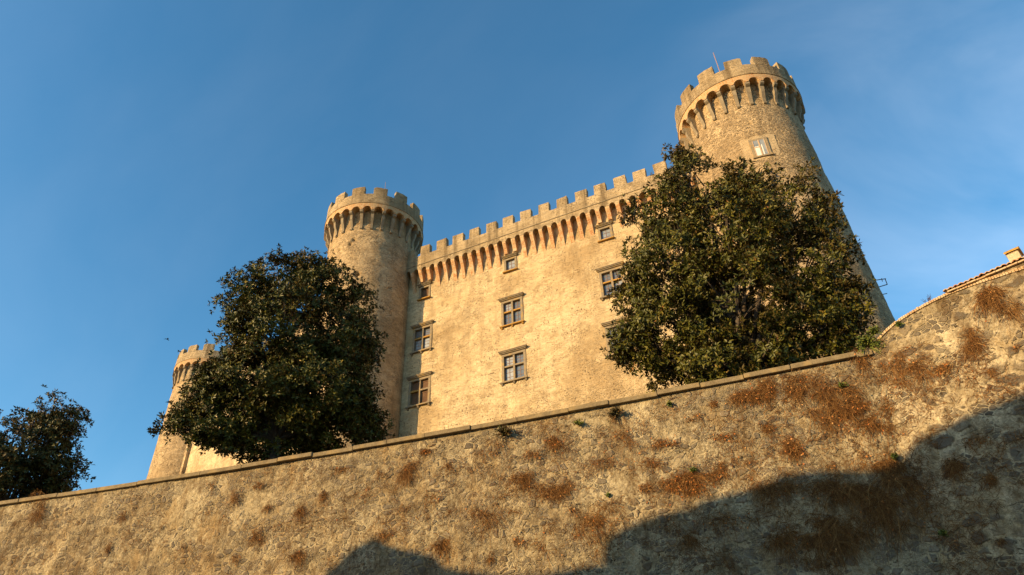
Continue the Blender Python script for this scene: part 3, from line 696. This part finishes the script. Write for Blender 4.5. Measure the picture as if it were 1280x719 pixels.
o = obj('cap', mb.mesh('cap'), M_LICHTILE, chm)

# ---------------------------------------------------------------- houses across the street, behind the viewer: their roofs shade the foot of the wall
def house(name, ridge, lab, yr=-4.4):
    x0, x1 = ridge[0][0], ridge[-1][0]; h = empty(name, (x0, -3.8, G)); tag(h, lab, 'house', 'houses across the street')
    n = len(ridge)
    mb = MB(); yf, yb = -3.8, -11.0; drop, dropb = .5, 5.0
    fr = [(x, yf, z - drop) for x, z in ridge]; bk_ = [(x, yb, z - dropb) for x, z in ridge]; rg = [(x, yr, z - .12) for x, z in ridge]
    gf = [(x, yf, G) for x, _ in ridge]; gb = [(x, yb, G) for x, _ in ridge]
    V = gf + fr + rg + bk_ + gb; F_ = []
    for r in range(4):
        for i in range(n - 1): F_.append((r*n+i, r*n+i+1, (r+1)*n+i+1, (r+1)*n+i))
    F_ += [tuple(r*n for r in range(5)), tuple(r*n+n-1 for r in range(5))[::-1]]
    mb.add(V, F_); hang(mb, 'wall', M_HOUSE, h)
    mb = MB()
    for r in range(2):
        a = [(x, yf + .3, z - drop - .14) for x, z in ridge] if r == 0 else [(x, yb - .4, z - dropb - .28) for x, z in ridge]
        b = [(x, yr, z - .02) for x, z in ridge]
        V = a + b + [(x, y, z + .16) for x, y, z in a] + [(x, y, z + .12) for x, y, z in b]
        F_ = []
        for i in range(n - 1):
            F_ += [(i, i+1, n+i+1, n+i), (2*n+i, 2*n+i+1, 3*n+i+1, 3*n+i), (i, i+1, 2*n+i+1, 2*n+i), (n+i, n+i+1, 3*n+i+1, 3*n+i)]
        F_ += [(0, n, 3*n, 2*n), (n-1, 2*n-1, 4*n-1, 3*n-1)]
        mb.add(V, F_)
    hang(mb, 'roof', M_TILE, h)
    zl = min(z for _, z in ridge) - drop - 2.2; k = 0
    z = 1.4
    while z < zl:
        x = x0 + 1.2
        while x < x1 - 1.4:
            m = MB(); m.box(x - .06, x + 1.06, -3.82, -3.74, z - .06, z + 1.56); w = hang(m, 'window', M_PEPERINO, h)
            m = MB(); m.box(x, x + 1.0, -3.745, -3.725, z, z + 1.5); o = obj('pane', m.mesh('pane'), M_GLASS, w)
            x += 3.0
        z += 3.3
    m = MB(); m.box(x0 + 1.5, x0 + 2.6, -3.82, -3.73, G, G + 2.3); hang(m, 'door', M_WOOD, h)
    return h
RIDGE1 = [(-39.3, 15.85), (-39.11, 16.18), (-38.93, 16.66), (-38.53, 16.91), (-38.14, 17.33), (-37.76, 17.52), (-37.34, 17.27), (-36.74, 17.04), (-36.09, 16.87), (-35.29, 16.63), (-35.06, 16.25), (-34.21, 16.02), (-32.45, 15.76)]
RIDGE2 = [(-32.3, 15.78), (-31.03, 15.74), (-29.64, 15.91), (-28.75, 15.88), (-28.6, 16.25), (-28.45, 16.99), (-27.78, 17.27), (-27.26, 17.39), (-26.42, 17.49), (-25.65, 17.69), (-24.94, 17.8), (-24.3, 17.92), (-23.62, 18.06), (-23.02, 18.29), (-21.57, 18.27), (-20.57, 18.07), (-19.53, 18.11), (-18.98, 18.58), (-18.66, 18.79), (-17.88, 18.77), (-16.93, 18.83), (-15.92, 18.79), (-14.79, 18.8), (-13.22, 18.77), (-8.0, 18.5)]
house('town_house', RIDGE1, 'narrow plastered house with a gabled tile roof across the street')
house('town_house', RIDGE2, 'wide plastered house with stepped tile roof across the street')

# ---------------------------------------------------------------- trees
def leaf_mesh(name, centers, axes, tints, count, L_, W_, spread, seed):
    # rosettes of folded leaves; one mesh
    rng = np.random.default_rng(seed); n = len(centers)
    c = np.repeat(centers, count, 0); ax = np.repeat(axes, count, 0); N = len(c)
    ref = np.where(np.abs(ax[:, 2:3]) > .9, np.array([[1., 0, 0]]), np.array([[0, 0, 1.]]))
    u = np.cross(ax, ref); u /= np.linalg.norm(u, axis=1, keepdims=True); v = np.cross(ax, u)
    ph = np.tile(np.arange(count) * 2.39996, n) + np.repeat(rng.uniform(0, 6.28, n), count)
    el = rng.uniform(.1, 1.1, N)[:, None]
    d = (u * np.cos(ph)[:, None] + v * np.sin(ph)[:, None]) * np.cos(el) + ax * np.sin(el)
    d += rng.normal(0, .15, (N, 3)); d /= np.linalg.norm(d, axis=1, keepdims=True)
    nrm = ax - d * (ax * d).sum(1, keepdims=True) + rng.normal(0, .25, (N, 3)); nrm -= d * (nrm * d).sum(1, keepdims=True); nrm /= np.linalg.norm(nrm, axis=1, keepdims=True)
    w = np.cross(d, nrm)
    l = (L_ * rng.uniform(.7, 1.25, N))[:, None]; wd = (W_ * rng.uniform(.75, 1.2, N))[:, None]
    b = c + d * .03 + rng.normal(0, spread, (N, 3))
    droop = -nrm * l * .12
    p0 = b; p3 = b + d * l + droop; m1 = b + d * l * .5
    p1 = m1 + w * wd * .5 + nrm * wd * .18; p2 = m1 - w * wd * .5 + nrm * wd * .18; pm = m1
    V = np.stack([p0, p1, p3, p2], 1).reshape(-1, 3)
    idx = np.arange(N) * 4
    tri = np.stack([idx, idx + 1, idx + 2, idx, idx + 2, idx + 3], 1).reshape(-1)
    me = bpy.data.meshes.new(name); me.vertices.add(len(V)); me.vertices.foreach_set('co', V.astype(np.float32).ravel())
    me.loops.add(len(tri)); me.loops.foreach_set('vertex_index', tri.astype(np.int32))
    me.polygons.add(len(tri) // 3); me.polygons.foreach_set('loop_start', np.arange(0, len(tri), 3, dtype=np.int32)); me.polygons.foreach_set('loop_total', np.full(len(tri)//3, 3, np.int32))
    me.update(calc_edges=True)
    at_ = me.attributes.new('tint', 'FLOAT', 'FACE')
    tv = np.clip(np.repeat(tints, count) * .55 + rng.random(N) * .5, 0, 1); at_.data.foreach_set('value', np.repeat(tv, 2).astype(np.float32))
    me.validate(); return me
def tree(name, label, lobes, base, D, nclump, ros, count, L_, W_, mat, seed, trunk_r, clump_r, inner=.5, group=None, SHR=7, gap=-.24):
    rng = np.random.default_rng(seed); random.seed(seed)
    root = empty(name, base); tag(root, label, 'tree', group)
    B = np.array(base)
    cs = []; rs = []
    for (px, py, rpx, dd, ry) in lobes:
        rpx = max(8, rpx - SHR)
        p = at(px, py, D + dd); k = p.dot(CF) / FPX
        cs.append(np.array(p)); rs.append(np.array((rpx * k, rpx * k * ry, rpx * k * .92)))
    cs = np.array(cs); rs = np.array(rs); wgt = (rs[:, 0] ** 2); wgt /= wgt.sum()
    cc = []; axs = []
    while len(cc) < nclump:
        i = rng.choice(len(cs), p=wgt); d = rng.normal(size=3); d /= np.linalg.norm(d)
        rr_ = 1 - (1 - inner) * rng.random() ** 1.7
        p = cs[i] + d * rs[i] * rr_
        q = ((p - cs) / rs); depth = np.sqrt((q ** 2).sum(1)).min()
        if depth < inner * .8: continue
        if fbm(tuple(p + seed), .55, 3) < gap: continue
        if cc and min(np.linalg.norm(np.array(cc[-300:]) - p, axis=1)) < clump_r * .35: continue
        a = d + np.array([0, 0, .35]); cc.append(p); axs.append(a / np.linalg.norm(a))
    cc = np.array(cc); axs = np.array(axs)
    rc = np.repeat(cc, ros, 0) + np.clip(rng.normal(0, 1, (len(cc) * ros, 3)), -1.5, 1.5) * np.array([clump_r, clump_r, clump_r * .62]) * .55
    ra = np.repeat(axs, ros, 0) + rng.normal(0, .45, (len(cc) * ros, 3)); ra /= np.linalg.norm(ra, axis=1, keepdims=True)
    tint = np.clip(np.repeat(rng.random(len(cc)), ros) * .7 + rng.random(len(rc)) * .4, 0, 1)
    me = leaf_mesh('crown', rc - B, ra, tint, count, L_, W_, .02, seed + 1)
    obj('crown', me, mat, root)
    # trunk and limbs
    mb = MB(); top = np.array(cs[wgt.argmax()]) - B; fork = Vector((top[0] * .4, top[1] * .4, max(2.0, top[2] * .38)))
    mb.tube([(0, 0, -.5), (fork.x * .3, fork.y * .3, fork.z * .4), fork], trunk_r * 1.25, trunk_r * .8, 10)
    mb.tube([(0, 0, -.5), (0, 0, .5)], trunk_r * 1.8, trunk_r * 1.15, 10)
    tips = []
    for c_ in cs:
        t_ = Vector(c_ - B); mid = fork.lerp(t_, .5) + Vector((random.uniform(-.3, .3), random.uniform(-.3, .3), random.uniform(0, .5)))
        mb.tube([fork, fork.lerp(mid, .5) + Vector((0, 0, .15)), mid, mid.lerp(t_, .72)], trunk_r * .5, trunk_r * .16, 7); tips.append((mid, t_))
    for p in cc[:: max(1, len(cc) // 260)]:
        p = Vector(p - B); mid, t_ = min(tips, key=lambda q: (q[1] - p).length); s_ = mid.lerp(t_, random.uniform(.2, 1.0))
        m_ = s_.lerp(p, .5) + Vector((random.uniform(-.2, .2), random.uniform(-.2, .2), random.uniform(-.1, .25)))
        mb.tube([s_, m_, p], trunk_r * .13, .012, 5)
    mb.build('trunk', M_BARK, root, smooth=True)
    return root
# lobes: pixel centre, radius in pixels, depth offset (m), depth ratio
RLOB = [(856, 208, 22, 0, 1), (840, 190, 15, 0, 1), (852, 198, 14, 0, 1), (878, 204, 14, 0, 1), (880, 232, 42, 0, 1), (905, 230, 30, 0, 1), (938, 244, 36, .3, 1), (930, 262, 44, .3, 1), (985, 230, 32, 0, 1), (835, 262, 48, -.4, 1), (802, 268, 24, 0, 1), (1005, 275, 46, 0, 1), (925, 295, 75, -1.2, .9), (850, 330, 70, -.6, 1), (1010, 335, 60, -.2, 1), (800, 375, 34, 0, 1), (1045, 365, 38, 0, 1), (925, 375, 88, -1.4, .8), (840, 410, 62, -.4, 1), (1020, 405, 58, 0, 1), (800, 445, 38, 0, 1), (788, 424, 26, 0, 1), (830, 462, 28, .6, 1), (900, 455, 50, -1.2, 1), (960, 445, 40, -1, 1), (880, 440, 60, .4, 1), (960, 435, 60, .4, 1), (1064, 395, 24, 0, 1), (814, 440, 30, -.5, 1), (1050, 425, 26, .2, 1)]
b = at(915, 470, 29.5); tree('magnolia_tree', 'tall dense magnolia with bronze-tinted leaves in front of the right tower', RLOB, (b.x, b.y, 11.0), 29.5, 1000, 15, 7, .22, .095, M_LEAF, 21, .34, .60, group='magnolias on the castle terrace')
LLOB = [(375, 330, 22, 0, 1), (355, 352, 44, 0, 1), (400, 358, 44, 0, 1), (310, 375, 40, 0, 1), (440, 385, 34, 0, 1), (308, 425, 40, 0, 1), (355, 415, 72, -1, .9), (420, 430, 58, -.3, 1), (282, 480, 38, 0, 1), (258, 502, 30, 0, 1), (320, 480, 68, -.8, .9), (395, 490, 74, -.8, .9), (445, 500, 38, 0, 1), (234, 526, 28, 0, 1), (208, 534, 17, 0, 1), (275, 535, 48, .2, 1), (345, 545, 60, .5, 1), (420, 540, 55, .4, 1), (462, 535, 26, 0, 1), (262, 556, 26, .2, 1), (225, 540, 18, 0, 1)]
b = at(350, 580, 38); tree('magnolia_tree', 'broad dark green magnolia hiding the castle corner left of the middle tower', LLOB, (b.x, b.y, 11.0), 38, 1100, 15, 7, .235, .10, M_LEAF, 33, .38, .70, group='magnolias on the castle terrace')
SLOB = [(62, 505, 16, 0, 1), (45, 525, 26, 0, 1), (80, 530, 22, 0, 1), (20, 535, 26, 0, 1), (60, 560, 36, 0, 1), (98, 548, 16, 0, 1), (15, 580, 40, 0, 1), (65, 595, 38, 0, 1), (95, 590, 18, 0, 1), (98, 606, 14, 0, 1), (70, 612, 26, 0, 1), (-20, 560, 40, 0, 1), (-25, 600, 42, 0, 1), (35, 615, 36, 0, 1)]
b = at(30, 640, 53); tree('evergreen_tree', 'small loose-crowned tree showing bare limbs, at the left end of the wall', SLOB, (b.x, b.y, 11.0), 53, 430, 9, 6, .26, .11, M_LEAF2, 45, .24, .62, inner=.2, SHR=-2, gap=-.10)

# ---------------------------------------------------------------- plants rooted in the wall
def wall_hit(px, py):                                 # where a bearing meets the retaining wall or the bastion
    v = ray(px, py); lo, hi = 10.0, 90.0
    def side_(t_):
        q = v * t_
        return q.y - (wall_y(q.x) if q.x <= BC.x else BC.y + (q.x - BC.x) / BD.x * BD.y)
    for _ in range(60):
        mid = (lo + hi) / 2
        if side_(mid) > 0: hi = mid
        else: lo = mid
    q = v * lo
    return q, (Vector((.077, -1, 0)).normalized() if q.x <= BC.x else BN)
def ribbons(strands, width, tint_fn, mb_list, tints):
    for pts, w, tn in strands: pass
def plant(name, label, px, py, wpx, hpx, n, kind, seed, group=None, cat='plant', leaves=.1):
    leaves *= .8
    """kind: 'dry' hanging stems, 'weed' green tuft, 'olive' half-dry bush"""
    rng = random.Random(seed); q, nr = wall_hit(px, py - hpx * .3); k = q.dot(CF) / FPX
    wm, hm = wpx * k, hpx * k * 1.12
    tx = Vector((0, 0, 1)).cross(nr).normalized()
    if tx.x < 0: tx = -tx
    root = empty(name, q); tag(root, label, cat, group)
    V = []; F_ = []; T_ = []
    LV = []; LF = []; LT_ = []
    ncore = max(1, int(wpx / 9)); cores = [(rng.uniform(-.5, .5) * wm, rng.uniform(-.15, .45) * hm) for _ in range(ncore)]
    if kind == 'dry': n = int(n * (7.5 if 'shade' in label or 'shadow' in label else 5.0))
    for s in range(n):
        cx_, cz_ = rng.choice(cores); cx_ += rng.gauss(0, .08 * wm); cz_ += rng.gauss(0, .06 * hm)
        if kind == 'dry':
            long_ = rng.random() < .3
            ln = hm * rng.uniform(.35, .95) if long_ else rng.uniform(.10, .42) * min(1.0, .4 + hm)
            th_ = rng.uniform(0, 6.283); dx, dz, dn = math.cos(th_) * .9, math.sin(th_) * .8 - (.5 if long_ else .15), rng.uniform(0, .7)
            p = Vector((cx_ + max(-.42, min(.42, rng.gauss(0, .26))) * wm, .03, cz_ + max(-.35, min(.35, rng.gauss(0, .22))) * hm)); pts = []; m_ = 6
            if s > 14 and fbm((q.x + p.x, 7, (q.z + p.z) * 1.4), 1.5, 4) < rng.uniform(-.16, .12): continue
            for g in range(m_):
                pts.append(tx * p.x + nr * p.y + Vector((0, 0, p.z)))
                st_ = ln / (m_ - 1); l_ = math.sqrt(dx*dx + dz*dz + dn*dn) + 1e-6
                p = p + Vector((dx, dn, dz)) / l_ * st_
                p.y = max(.015, min(.22, p.y)); dx += rng.gauss(0, .35); dz += rng.gauss(0, .3) - (.42 if long_ else .22); dn += rng.gauss(0, .35) - .18
            w = rng.uniform(.0025, .0058); tn = rng.random()
        else:
            ang_ = rng.gauss(0, .9); ln = hm * rng.uniform(.3, .75); out = rng.uniform(.15, .6) * hm
            pts = []
            for g in range(4):
                f = g / 3
                pts.append(tx * (cx_ * .6 + math.sin(ang_) * ln * f) + nr * (.05 + out * f) + Vector((0, 0, cz_ * .5 + math.cos(ang_) * ln * f - .35 * ln * f * f)))
            w = rng.uniform(.008, .016); tn = rng.random()
        sd_ = (nr.cross(pts[-1] - pts[0])).normalized() * w if (pts[-1] - pts[0]).length > 1e-4 else tx * w
        sd_ = (sd_ + Vector((rng.gauss(0, .4), rng.gauss(0, .4), rng.gauss(0, .4))) * w)
        b0 = len(V); m = len(pts)
        for g, p in enumerate(pts):
            ww = 1 - .6 * g / (m - 1); V += [p - sd_ * ww, p + sd_ * ww]
        for g in range(m - 1): F_.append((b0+2*g, b0+2*g+1, b0+2*g+3, b0+2*g+2)); T_.append(tn)
        nl = (1 if rng.random() < leaves else 0) if kind == 'dry' else rng.randint(3, 6)
        for _ in range(nl):
            p = pts[rng.randint(1, m - 1)] + Vector((rng.gauss(0, .02), rng.gauss(0, .02), rng.gauss(0, .02))) + nr * .02
            d = Vector((rng.gauss(0, 1), rng.gauss(0, 1), rng.gauss(0, 1) - .4)).normalized(); e_ = d.cross(Vector((rng.gauss(0, 1), rng.gauss(0, 1), rng.gauss(0, 1)))).normalized()
            sz = rng.uniform(.045, .10) if kind == 'dry' else rng.uniform(.05, .10)
            b1 = len(LV); LV += [p, p + d * sz * .5 + e_ * sz * .3, p + d * sz, p + d * sz * .5 - e_ * sz * .3]; LF.append((b1, b1+1, b1+2, b1+3)); LT_.append(rng.random())
    for nm, v_, f_, t_, mt in (('stems', V, F_, T_, M_STRAND if kind != 'weed' else M_GREEN), ('leaves', LV, LF, LT_, M_DRYLEAF if kind == 'dry' else (M_GREEN if kind == 'weed' else M_LEAF2))):
        if not f_: continue
        me = bpy.data.meshes.new(nm); me.from_pydata([tuple(x) for x in v_], [], f_); a_ = me.attributes.new('tint', 'FLOAT', 'FACE'); a_.data.foreach_set('value', t_); me.update()
        obj(nm, me, mt, root)
    return root
G1 = 'dry creepers hanging on the wall'; G2 = 'green weeds rooted in the wall'
BIG = [
 (1135, 478, 34, 42, 420, .12, 'large round orange-brown dry creeper on the bastion wall beside the inner corner'),
 (1215, 442, 28, 30, 220, .03, 'thin straw-brown dry creeper fanning down the middle of the bastion wall'),
 (1256, 398, 30, 40, 260, .05, 'brown dry creeper below the tiled eave at the right edge'),
 (1228, 380, 26, 20, 130, .02, 'faint brown dry creeper just under the brick rim'),
 (985, 500, 66, 30, 560, .14, 'long rusty dry creeper stretched under the coping near the inner corner'),
 (1030, 530, 32, 36, 320, .10, 'fan-shaped brown dry creeper below the long rusty one'),
 (1066, 545, 40, 32, 320, .12, 'tangled orange-leaved dry creeper left of the inner corner'),
 (1106, 540, 24, 38, 260, .12, 'dense rusty dry creeper hanging down the inner corner'),
 (1084, 475, 10, 36, 110, .06, 'narrow reddish creeper under the green tuft at the corner'),
 (992, 566, 18, 24, 90, .2, 'small orange-leaved creeper above the shadow edge, right of centre'),
 (858, 612, 50, 26, 380, .26, 'bright orange-leaved creeper lying along the edge of the big shadow'),
 (893, 590, 26, 18, 150, .18, 'orange and green creeper clump just above the big shadow'),
 (770, 568, 32, 26, 200, .12, 'brown creeper tuft with orange leaves in the middle of the wall'),
 (836, 560, 24, 12, 90, .30, 'short orange creeper streak below the coping'),
 (696, 555, 18, 18, 130, .2, 'small bushy creeper with orange crown below the coping'),
 (745, 582, 30, 22, 160, .12, 'loose brown creeper under the middle of the wall'),
 (604, 566, 30, 16, 190, .14, 'rust-brown mat of creeper beside the olive bush'),
 (655, 606, 34, 24, 170, .08, 'brown creeper with dark green spots in mid-wall'),
 (690, 622, 30, 22, 160, .06, 'dark brown creeper tuft beneath mid-wall'),
 (728, 668, 54, 44, 420, .09, 'wide brown creeper fan at the lower middle of the wall'),
 (600, 660, 40, 40, 260, .10, 'tall brown creeper patch left of the lower middle'),
 (515, 605, 22, 26, 170, .05, 'brown creeper hanging left of centre'),
 (376, 654, 16, 26, 150, .05, 'dark narrow brown creeper on the left part of the wall'),
 (320, 676, 26, 24, 150, .08, 'sparse brown creeper at the lower left'),
 (40, 655, 22, 34, 240, .03, 'dark red-brown creeper at the left edge of the wall'),
 (255, 614, 18, 12, 70, .16, 'small creeper just under the coping at left'),
 (290, 634, 16, 24, 70, .04, 'brown wispy creeper under the left magnolia'),
 (372, 700, 26, 22, 130, .05, 'brown creeper at the bottom edge left of the small shadow'),
 (1192, 588, 24, 24, 150, .04, 'dark creeper in the shade of the bastion wall'),
 (1045, 625, 60, 40, 420, .05, 'broad dark creeper at the top of the big shadow'),
 (1112, 650, 56, 60, 620, .02, 'thick dark brown creeper curtain in the shade below the corner'),
 (1050, 690, 60, 44, 420, .02, 'dark creeper mass at the bottom edge in the shade'),
 (970, 630, 40, 30, 200, .06, 'dark creeper just inside the big shadow edge'),
 (985, 696, 44, 34, 200, .05, 'sparse dark creeper low in the shade'),
 (865, 680, 50, 40, 240, .07, 'dark creeper in the left part of the big shadow'),
 (1110, 590, 40, 16, 180, .05, 'dark creeper strip along the shadow edge at the corner'),
 (690, 536 + 150, 30, 34, 160, .10, 'orange-leaved creeper at the bottom left of the wide fan'),
 (470, 672, 26, 10, 80, .14, 'orange fringe creeper on top of the small shadow'),
 (945, 500, 46, 16, 240, .12, 'flat rusty creeper mat under the coping, left of the long rusty one'),
 (1046, 506, 34, 22, 220, .08, 'rusty creeper patch between the long rusty one and the corner'),
 (1075, 520, 20, 26, 160, .10, 'tall rusty creeper close to the left side of the inner corner'),
 (1084, 566, 32, 18, 170, .12, 'low orange-brown creeper at the foot of the sunlit corner'),
 (550, 690, 24, 24, 110, .10, 'brown creeper right of the small shadow'),
]
for i, (x, y, w, h, n, lf, lab) in enumerate(BIG): plant('dry_creeper', lab, x, y, w, h, n, 'dry', 100 + i, G1, 'creeper', lf)
rg = random.Random(5)
SM = [(105, 657), (150, 655), (60, 690), (20, 660), (135, 690), (210, 660), (235, 690), (275, 655), (340, 640), (405, 620), (430, 590), (455, 620), (440, 650), (480, 600), (545, 625), (560, 585), (570, 650), (630, 600), (640, 640), (660, 575), (715, 610), (720, 640), (790, 590), (800, 620), (815, 585), (760, 640), (790, 545), (860, 530), (890, 510), (905, 550), (940, 555), (930, 580), (960, 540), (1180, 520), (1165, 470), (1205, 480), (1240, 470), (1270, 440), (620, 700), (650, 680), (300, 700), (180, 690), (330, 610), (180, 625), (90, 640), (1240, 600), (1215, 560), (920, 660), (830, 655), (1250, 680), (530, 570), (500, 640)]
for i, (x, y) in enumerate(SM):
    plant('dry_creeper', 'small wispy tuft of dry brown creeper on the rubble wall', x + rg.uniform(-5, 5), y, rg.choice((8, 12, 20, 28)) * rg.uniform(.8, 1.2), rg.uniform(7, 15), rg.randint(25, 60), 'dry', 300 + i, 'small dry creeper tufts', 'creeper', rg.choice((.03, .1, .3)))
GR = [(1083, 444, 13, 20, 200, 'bright green weed tuft at the top of the inner corner'), (1095, 422, 9, 11, 100, 'round green weed on the sloping brick rim'), (1125, 408, 6, 5, 26, 'tiny green weed below the brick rim'),
      (725, 534, 7, 9, 34, 'dark green leafy weed below the coping in mid-wall'), (838, 509, 7, 6, 22, 'green weed just under the coping near the right magnolia'), (1056, 487, 8, 7, 28, 'green weed left of the inner corner'),
      (866, 592, 8, 7, 30, 'green weed on the crest of the orange creeper'), (762, 622, 7, 5, 20, 'small dark green weed alone in mid-wall'), (1118, 575, 12, 6, 34, 'flat dark green weed at the shadow edge in the corner'), (1180, 672, 10, 7, 30, 'dark green weed deep in the shade')]
for i, (x, y, w, h, n, lab) in enumerate(GR): plant('green_weed', lab, x, y, w, h, n, 'weed', 500 + i, G2, 'weed')
plant('olive_bush', 'olive-brown half-dry bush below the coping left of centre', 628, 551, 17, 18, 130, 'olive', 600, 'olive bushes on the wall', 'bush')
plant('olive_bush', 'olive-brown half-dry bush with hanging stems below the coping right of centre', 774, 525, 13, 15, 100, 'olive', 601, 'olive bushes on the wall', 'bush')
# the fine dead growth that covers the wall between the clumps
rg = random.Random(77); V = []; F_ = []; T_ = []; cnt = 0
while cnt < 14000:
    px, py = rg.uniform(-30, 1310), rg.uniform(440, 760)
    q, nr = wall_hit(px, py)
    onb = q.x > BC.x
    zt = top_at((q - BC).dot(BD)) if onb else WT
    if q.z > zt - .12: continue
    a_ = fbm((q.x * 1.0, q.y, q.z * 1.7), .55, 4)
    if a_ + (.16 if 860 < px < 1170 and py < 640 else 0) < .06 + rg.uniform(-.10, .22): continue
    cnt += 1
    tx = Vector((0, 0, 1)).cross(nr).normalized(); p = q + nr * .03; d = Vector((rg.gauss(0, 1), rg.gauss(0, .5), rg.gauss(-.35, .8))).normalized()
    ln = rg.uniform(.06, .30); pts = []
    dx, dz = rg.gauss(0, 1), rg.gauss(-.3, .8)
    for g in range(4):
        pts.append(p.copy()); l_ = math.hypot(dx, dz) + 1e-6
        p = p + (tx * dx + Vector((0, 0, dz))) / l_ * ln / 3 + nr * rg.uniform(-.015, .03); dx += rg.gauss(0, .5); dz += rg.gauss(-.25, .4)
    w = rg.uniform(.003, .007); sd_ = nr.cross(pts[-1] - pts[0]).normalized() * w; tn = rg.random() * .9; b0 = len(V)
    for g, p in enumerate(pts): V += [p - sd_, p + sd_]
    for g in range(3): F_.append((b0+2*g, b0+2*g+1, b0+2*g+3, b0+2*g+2)); T_.append(tn)
    if rg.random() < .05:
        e_ = Vector((rg.gauss(0, 1), rg.gauss(0, 1), rg.gauss(0, 1))).normalized(); f_ = e_.cross(nr).normalized(); p = pts[-1] + nr * .02; z_ = rg.uniform(.03, .07); b0 = len(V)
        V += [p, p + (e_ + f_ * .6) * z_ * .5, p + e_ * z_, p + (e_ - f_ * .6) * z_ * .5]; F_.append((b0, b0+1, b0+2, b0+3)); T_.append(1.0)
me = bpy.data.meshes.new('dry_wall_growth'); me.from_pydata([tuple(v) for v in V], [], F_); a_ = me.attributes.new('tint', 'FLOAT', 'FACE'); a_.data.foreach_set('value', T_); me.update()
tag(obj('dry_wall_growth', me, M_STRAND), 'fine brown dead growth spread over the rubble walls', 'dead growth', None, 'stuff')
# bare twigs on the brick rim
tq = plane_hit(1163, 376); tr = empty('bare_twig', tq); tag(tr, 'thin bare reddish twigs growing from the brick rim of the bastion', 'plant')
m = MB(); rg = random.Random(3)
for k in range(9):
    a = rg.uniform(-.9, .5); ln = rg.uniform(.2, .42); p = Vector((0, .3, .05)); d = Vector((math.sin(a), .1, math.cos(a))); mid = p + d * ln * .5; e_ = mid + Vector((d.x * .6 + rg.uniform(-.3, .3), 0, d.z)) * ln * .5
    m.tube([p, mid, e_], .006, .004, 4)
    for _ in range(2): m.tube([mid, mid + Vector((rg.uniform(-.5, .5), 0, rg.uniform(.1, .8))) * ln * .5], .004, .003, 4)
m.build('stems', M_STRAND, tr)

# birds in the sky by the far tower
def bird(px, py, D, rz, lab):
    p = at(px, py, D); m = MB()
    m.tube([(-.28, 0, 0), (-.15, 0, .03), (.05, 0, .04), (.2, 0, .03), (.32, 0, .01)], .03, .05, 6)
    for s in (-1, 1):
        m.add([(.12, s*.04, .05), (-.08, s*.04, .05), (-.1, s*.32, .16), (.08, s*.30, .17), (-.16, s*.62, .06)], [(0, 1, 2, 3), (3, 2, 4)])
    o = m.build('bird', M_DARK, None); o.location = p; o.rotation_euler = (0.2, 0, rz); return tag(o, lab, 'bird', 'birds over the far tower')
bird(224, 440, 95, .4, 'tiny dark bird flying close to the far tower battlements')
bird(208.5, 424.5, 95, 1.4, 'tiny dark bird flying farther left and higher in the sky')
